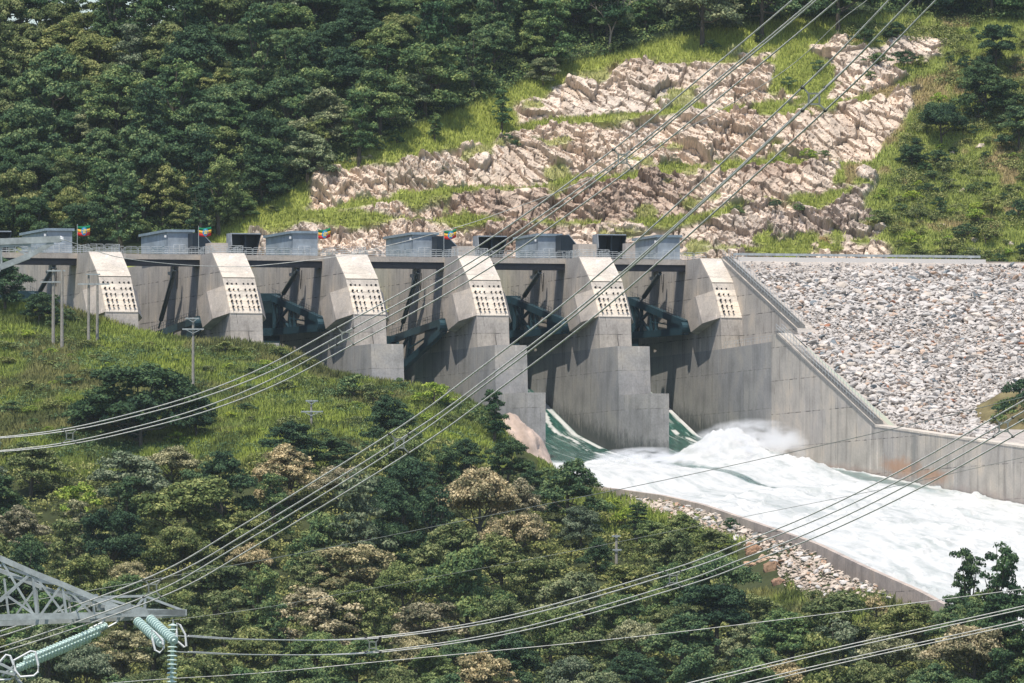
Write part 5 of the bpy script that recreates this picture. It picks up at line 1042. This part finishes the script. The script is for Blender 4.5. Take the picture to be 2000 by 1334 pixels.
# mast outside the frame
ms = MB(); mx = [(-330, 300), (-330, 1250), (-420, 2600)]
for s_ in (-1, 1):
    for d_ in (0, 3):
        ms.bar(tp(-300+s_*40, 380, d_), tp(-300+s_*60, 1250, d_), .18); ms.bar(tp(-300+s_*60, 1250, d_), tp(-300+s_*230, 2900, d_*2-1.5), .22)
for k in range(11):
    y0, y1 = 380+k*87, 467+k*87
    for d_ in (0, 3): ms.bar(tp(-340, y0, d_), tp(-260, y1, d_), .08); ms.bar(tp(-260, y0, d_), tp(-340, y1, d_), .08)
for k in range(9):
    y0, y1 = 1250+k*183, 1433+k*183; w0, w1 = 60+k*19, 79+k*19; ms.bar(tp(-300-w0, y0, 0), tp(-300+w1, y1, 0), .1); ms.bar(tp(-300+w0, y0, 0), tp(-300-w1, y1, 0), .1)
ms.build('mast', M['galv'], tw_)
def insul(a, b, n, R_, label, offs=((0, 0),), name='insulator_string', dDa=0, dDb=0):
    A = atD(a[0], a[1], TD+dDa); B = atD(b[0], b[1], TD+dDb); e = empty(name, A, label, 'insulator', 'glass insulator strings hanging from the crossarm'); d = B-A
    for (ox, oy) in offs:
        O = Vector((CA*ox, -SA*ox, oy)); pts = []; rs = []
        for k in range(n):
            t = k/n; st = 1/n
            for tt_, r_ in ((0, .35), (.12, .35), (.3, .9), (.42, 1.0), (.55, .95), (.6, .4), (.99, .33)): pts.append(O+d*(t+st*tt_)); rs.append(R_*r_)
        MB().tube(pts, .1, 12, rs=rs).build('disc_string', M['disc'], e)
    MB().tube([Vector((0, 0, 0))-d.normalized()*.12, d+d.normalized()*.12], .02, 6).build('fitting_rod', M['galv'], e)
    return e, d
def loop(e, pts, r_=.03):
    o_ = Vector(e.location); MB().tube([atD(p[0], p[1], TD+(p[2] if len(p) > 2 else 0))-o_ for p in pts], r_, 8, True).build('corona_ring', M['white'], e)
e1_, d = insul((194, 1236), (32, 1304), 26, .09, 'long triple string of pale teal discs slanting down left below the crossarm', ((0, 0), (-.24, -.17), (.20, .21)), dDb=-2.0)
loop(e1_, [(2, 1290, -2), (12, 1279, -2), (20, 1281, -2), (27, 1300, -2), (29, 1322, -2), (20, 1327, -2), (0, 1328, -2), (-14, 1310, -2)])
loop(e1_, [(27, 1290, -2.3), (60, 1272, -2.3), (69, 1273, -2.3), (75, 1300, -2.3), (74, 1313, -2.3), (66, 1320, -2.3), (40, 1322, -2.3), (30, 1310, -2.3)])
yk = MB(); ol = Vector(e1_.location)
for a, b in (((0, 1296), (28, 1310)), ((5, 1320), (28, 1300)), ((-5, 1310), (30, 1318)), ((28, 1318), (42, 1336))): yk.bar(atD(*a, TD-2)-ol, atD(*b, TD-2.2)-ol, .06)
yk.build('yoke_plate', M['galv'], e1_)
hk = MB()
for a, b in (((175, 1228), (200, 1216)), ((198, 1232), (228, 1216)), ((228, 1216), (232, 1208)), ((200, 1216), (205, 1209))): hk.tube([atD(*a, TD)-ol, atD(*b, TD)-ol], .035, 6)
hk.build('hanger_link', M['galv'], e1_)
e2_, _ = insul((268, 1213), (316, 1257), 14, .135, 'pair of short teal insulator strings just left of the vertical one', ((0, 0), (.34, .06)), dDb=-1.6)
loop(e2_, [(296, 1230, -1.6), (304, 1236, -1.6), (318, 1252, -1.6), (320, 1266, -1.6), (312, 1275, -1.6), (303, 1270, -1.6), (298, 1250, -1.6)])
e3_, _ = insul((338, 1218), (335, 1345), 15, .142, 'vertical string of pale teal glass discs hanging below the crossarm tip')
loop(e3_, [(346, 1217, -.2), (352, 1221, -.2), (362, 1240, -.2), (364, 1262, -.2), (360, 1264, -.2), (346, 1252, -.2), (345, 1235, -.2)], .028)
def spl(pts, n=14):
    P = [atD(*p) for p in pts]; P = [P[0]*2-P[1]]+P+[P[-1]*2-P[-2]]; out = []
    for k in range(1, len(P)-2):
        for q in range(n):
            t = q/n; a, b, c, d = P[k-1], P[k], P[k+1], P[k+2]
            out.append(.5*((2*b)+(c-a)*t+(2*a-5*b+4*c-d)*t*t+(3*b-a-3*c+d)*t**3))
    out.append(P[-2]); return out
def bundle(pts, spacers, label, s_=.225, r_=.0185):
    base = spl(pts); e = empty('power_line', base[0], label, 'power line', 'four wire power line bundles'); o_ = Vector(base[0]); rv = Vector((CA, -SA, 0)); u = Vector((0, 0, 1))
    cs = ((-1, 1), (1, 1), (-1, -1), (1, -1))
    for a, b in cs: MB().tube([p-o_+rv*(a*s_)+u*(b*s_) for p in base], r_, 6).build('conductor', M['cable'], e)
    for (sx, sy) in spacers:
        k = min(range(len(base)), key=lambda q: (proj(*base[q])[0]-sx)**2+(proj(*base[q])[1]-sy)**2); c = base[k]-o_
        f = .46*s_; m_ = MB(); sq = [c+rv*(a*f)+u*(b*f) for a, b in ((-1, 1), (1, 1), (1, -1), (-1, -1))]
        for q in range(4): m_.bar(sq[q], sq[(q+1) % 4], .024, .035)
        for a, b in cs: m_.bar(c+rv*(a*f)+u*(b*f), c+rv*(a*s_*.95)+u*(b*s_*.95), .024, .032)
        sp = m_.build('spacer', M['cable_d'], e); kk = MB()
        td = (base[min(k+1, len(base)-1)]-base[k-1]).normalized()
        for a, b in cs: q = c+rv*(a*s_)+u*(b*s_); MB().tube([q-td*.06, q+td*.06], .036, 8).build('clamp', M['clamp'], sp)
    return e
bundle([(-120, 1282, 345), (0, 1254, 330), (298, 1149, 306), (480, 1050, 296), (780, 866, 276), (940, 752, 266), (1200, 548, 252), (1590, 193, 232), (1790, -8, 222), (1950, -175, 214)], [(298, 1149), (780, 866), (1590, 193)], 'upper four wire power line climbing from the lower left crossarm to the top right')
bundle([(-150, 873, 400), (0, 868, 392), (136, 852, 385), (270, 822, 370), (399, 785, 352), (530, 733, 338), (675, 656, 322), (840, 566, 310), (1000, 466, 300), (1216, 310, 287), (1400, 160, 270), (1594, -2, 256), (1750, -140, 248)], [(136, 852), (675, 656), (1216, 310)], 'topmost four wire power line sweeping from the left edge over the piers')
bundle([(352, 1257, 330), (500, 1264, 352), (728, 1260, 371), (1000, 1219, 358), (1315, 1131, 335), (1460, 1078, 322), (1605, 1020, 310), (1780, 935, 296), (1960, 834, 281), (2100, 752, 272), (2300, 620, 262)], [(728, 1260), (1315, 1131), (1960, 834)], 'four wire power line leaving the vertical insulator and crossing the white water')
bundle([(1000, 1408, 400), (1250, 1372, 398), (1403, 1336, 396), (1660, 1275, 392), (2000, 1200, 386), (2200, 1152, 382)], [], 'four wire power line cutting the bottom right corner')
def wire(pts, r_, m, label):
    b = spl(pts); o = MB().tube(b, r_, 6).build('thin_wire', m); tag(o, label, 'wire', 'single thin wires')
wire([(-60, 1375, 340), (200, 1336, 345), (500, 1315, 350), (724, 1294, 350), (1200, 1248, 345), (1511, 1212, 340), (1830, 1172, 335), (2000, 1150, 330), (2150, 1128, 328)], .0115, M['cable'], 'single thin wire just under the lowest crossing line, left bottom to right edge')
wire([(-60, 1196, 345), (0, 1184, 345), (97, 1167, 345), (315, 1129, 345), (600, 1078, 342), (900, 1018, 338), (1100, 978, 335), (1300, 937, 332), (1529, 887, 330), (1700, 848, 328), (1900, 800, 325), (2100, 750, 322)], .0105, M['cable_d'], 'single thin wire rising from the left crossarm to above the foam plume')
wire([(330, 1212, 345), (500, 1189, 345), (640, 1165, 345), (1042, 1091, 342), (1300, 1040, 340), (1490, 1002, 338), (1715, 957, 336), (1880, 920, 334), (2000, 893, 333), (2150, 860, 330)], .0075, M['cable_d'], 'faintest thin wire passing over the near stone heap to the right edge')
wire([(122, 467, 316), (160, 480, 318), (230, 502, 322), (330, 515, 328), (420, 520, 332), (500, 519, 334), (659, 501, 336), (752, 481, 336), (857, 454, 334), (974, 417, 330), (1180, 335, 322), (1501, 159, 310), (1640, 41, 304), (1696, -2, 302), (1800, -90, 298)], .0095, M['cable'], 'single earth wire sagging from the upper tower arm across the deck')

# ================================================================ AIR
hz = bpy.data.materials.new('thin_haze'); hz.use_nodes = True; hn = hz.node_tree; hn.nodes.remove(hn.nodes['Principled BSDF'])
pv = hn.nodes.new('ShaderNodeVolumePrincipled'); pv.inputs['Color'].default_value = (.80, .90, 1, 1); pv.inputs['Density'].default_value = .00002; pv.inputs['Anisotropy'].default_value = .2
hn.links.new(pv.outputs[0], hn.nodes['Material Output'].inputs['Volume'])
tag(MB().box(-5200, 5200, -3500, 9500, -160, 260).build('haze', hz), kind='stuff')

# spray drifting off the plume
sp = bpy.data.materials.new('spray'); sp.use_nodes = True; n_ = sp.node_tree; n_.nodes.remove(n_.nodes['Principled BSDF'])
pv = n_.nodes.new('ShaderNodeVolumePrincipled'); pv.inputs['Color'].default_value = (.97, .98, 1, 1); pv.inputs['Anisotropy'].default_value = .0
tc = n_.nodes.new('ShaderNodeTexCoord'); ln = n_.nodes.new('ShaderNodeVectorMath'); ln.operation = 'LENGTH'; n_.links.new(tc.outputs['Object'], ln.inputs[0])
mr = n_.nodes.new('ShaderNodeMapRange'); mr.inputs[1].default_value = 1.0; mr.inputs[2].default_value = .25; mr.inputs[3].default_value = 0; mr.inputs[4].default_value = 1; n_.links.new(ln.outputs['Value'], mr.inputs[0])
nz = n_.nodes.new('ShaderNodeTexNoise'); nz.inputs['Scale'].default_value = 2.6; nz.inputs['Detail'].default_value = 5; n_.links.new(tc.outputs['Object'], nz.inputs['Vector'])
m2 = n_.nodes.new('ShaderNodeMapRange'); m2.inputs[1].default_value = .46; m2.inputs[2].default_value = .68; n_.links.new(nz.outputs['Fac'], m2.inputs[0])
mm = n_.nodes.new('ShaderNodeMath'); mm.operation = 'MULTIPLY'; n_.links.new(mr.outputs[0], mm.inputs[0]); n_.links.new(m2.outputs[0], mm.inputs[1])
m3 = n_.nodes.new('ShaderNodeMath'); m3.operation = 'MULTIPLY'; n_.links.new(mm.outputs[0], m3.inputs[0]); m3.inputs[1].default_value = .8; n_.links.new(m3.outputs[0], pv.inputs['Density'])
n_.links.new(pv.outputs[0], n_.nodes['Material Output'].inputs['Volume'])
V, Fc = ico(4)
for (x_, l_, z_, a, b, c) in ((30.5, 53, -30.4, 8, 20, 4.6), (12, 60, -32.6, 7, 18, 2.2)):
    o = link('spray_mist', mesh_np('spray_mist', V, Fc, True), sp, loc=(x_, -l_, z_)); o.scale = (a, b, c); tag(o, 'soft white spray drifting over the foaming water at the gates', 'spray', kind='stuff')
S.cycles.volume_bounces = 2; S.cycles.volume_step_rate = 2.0
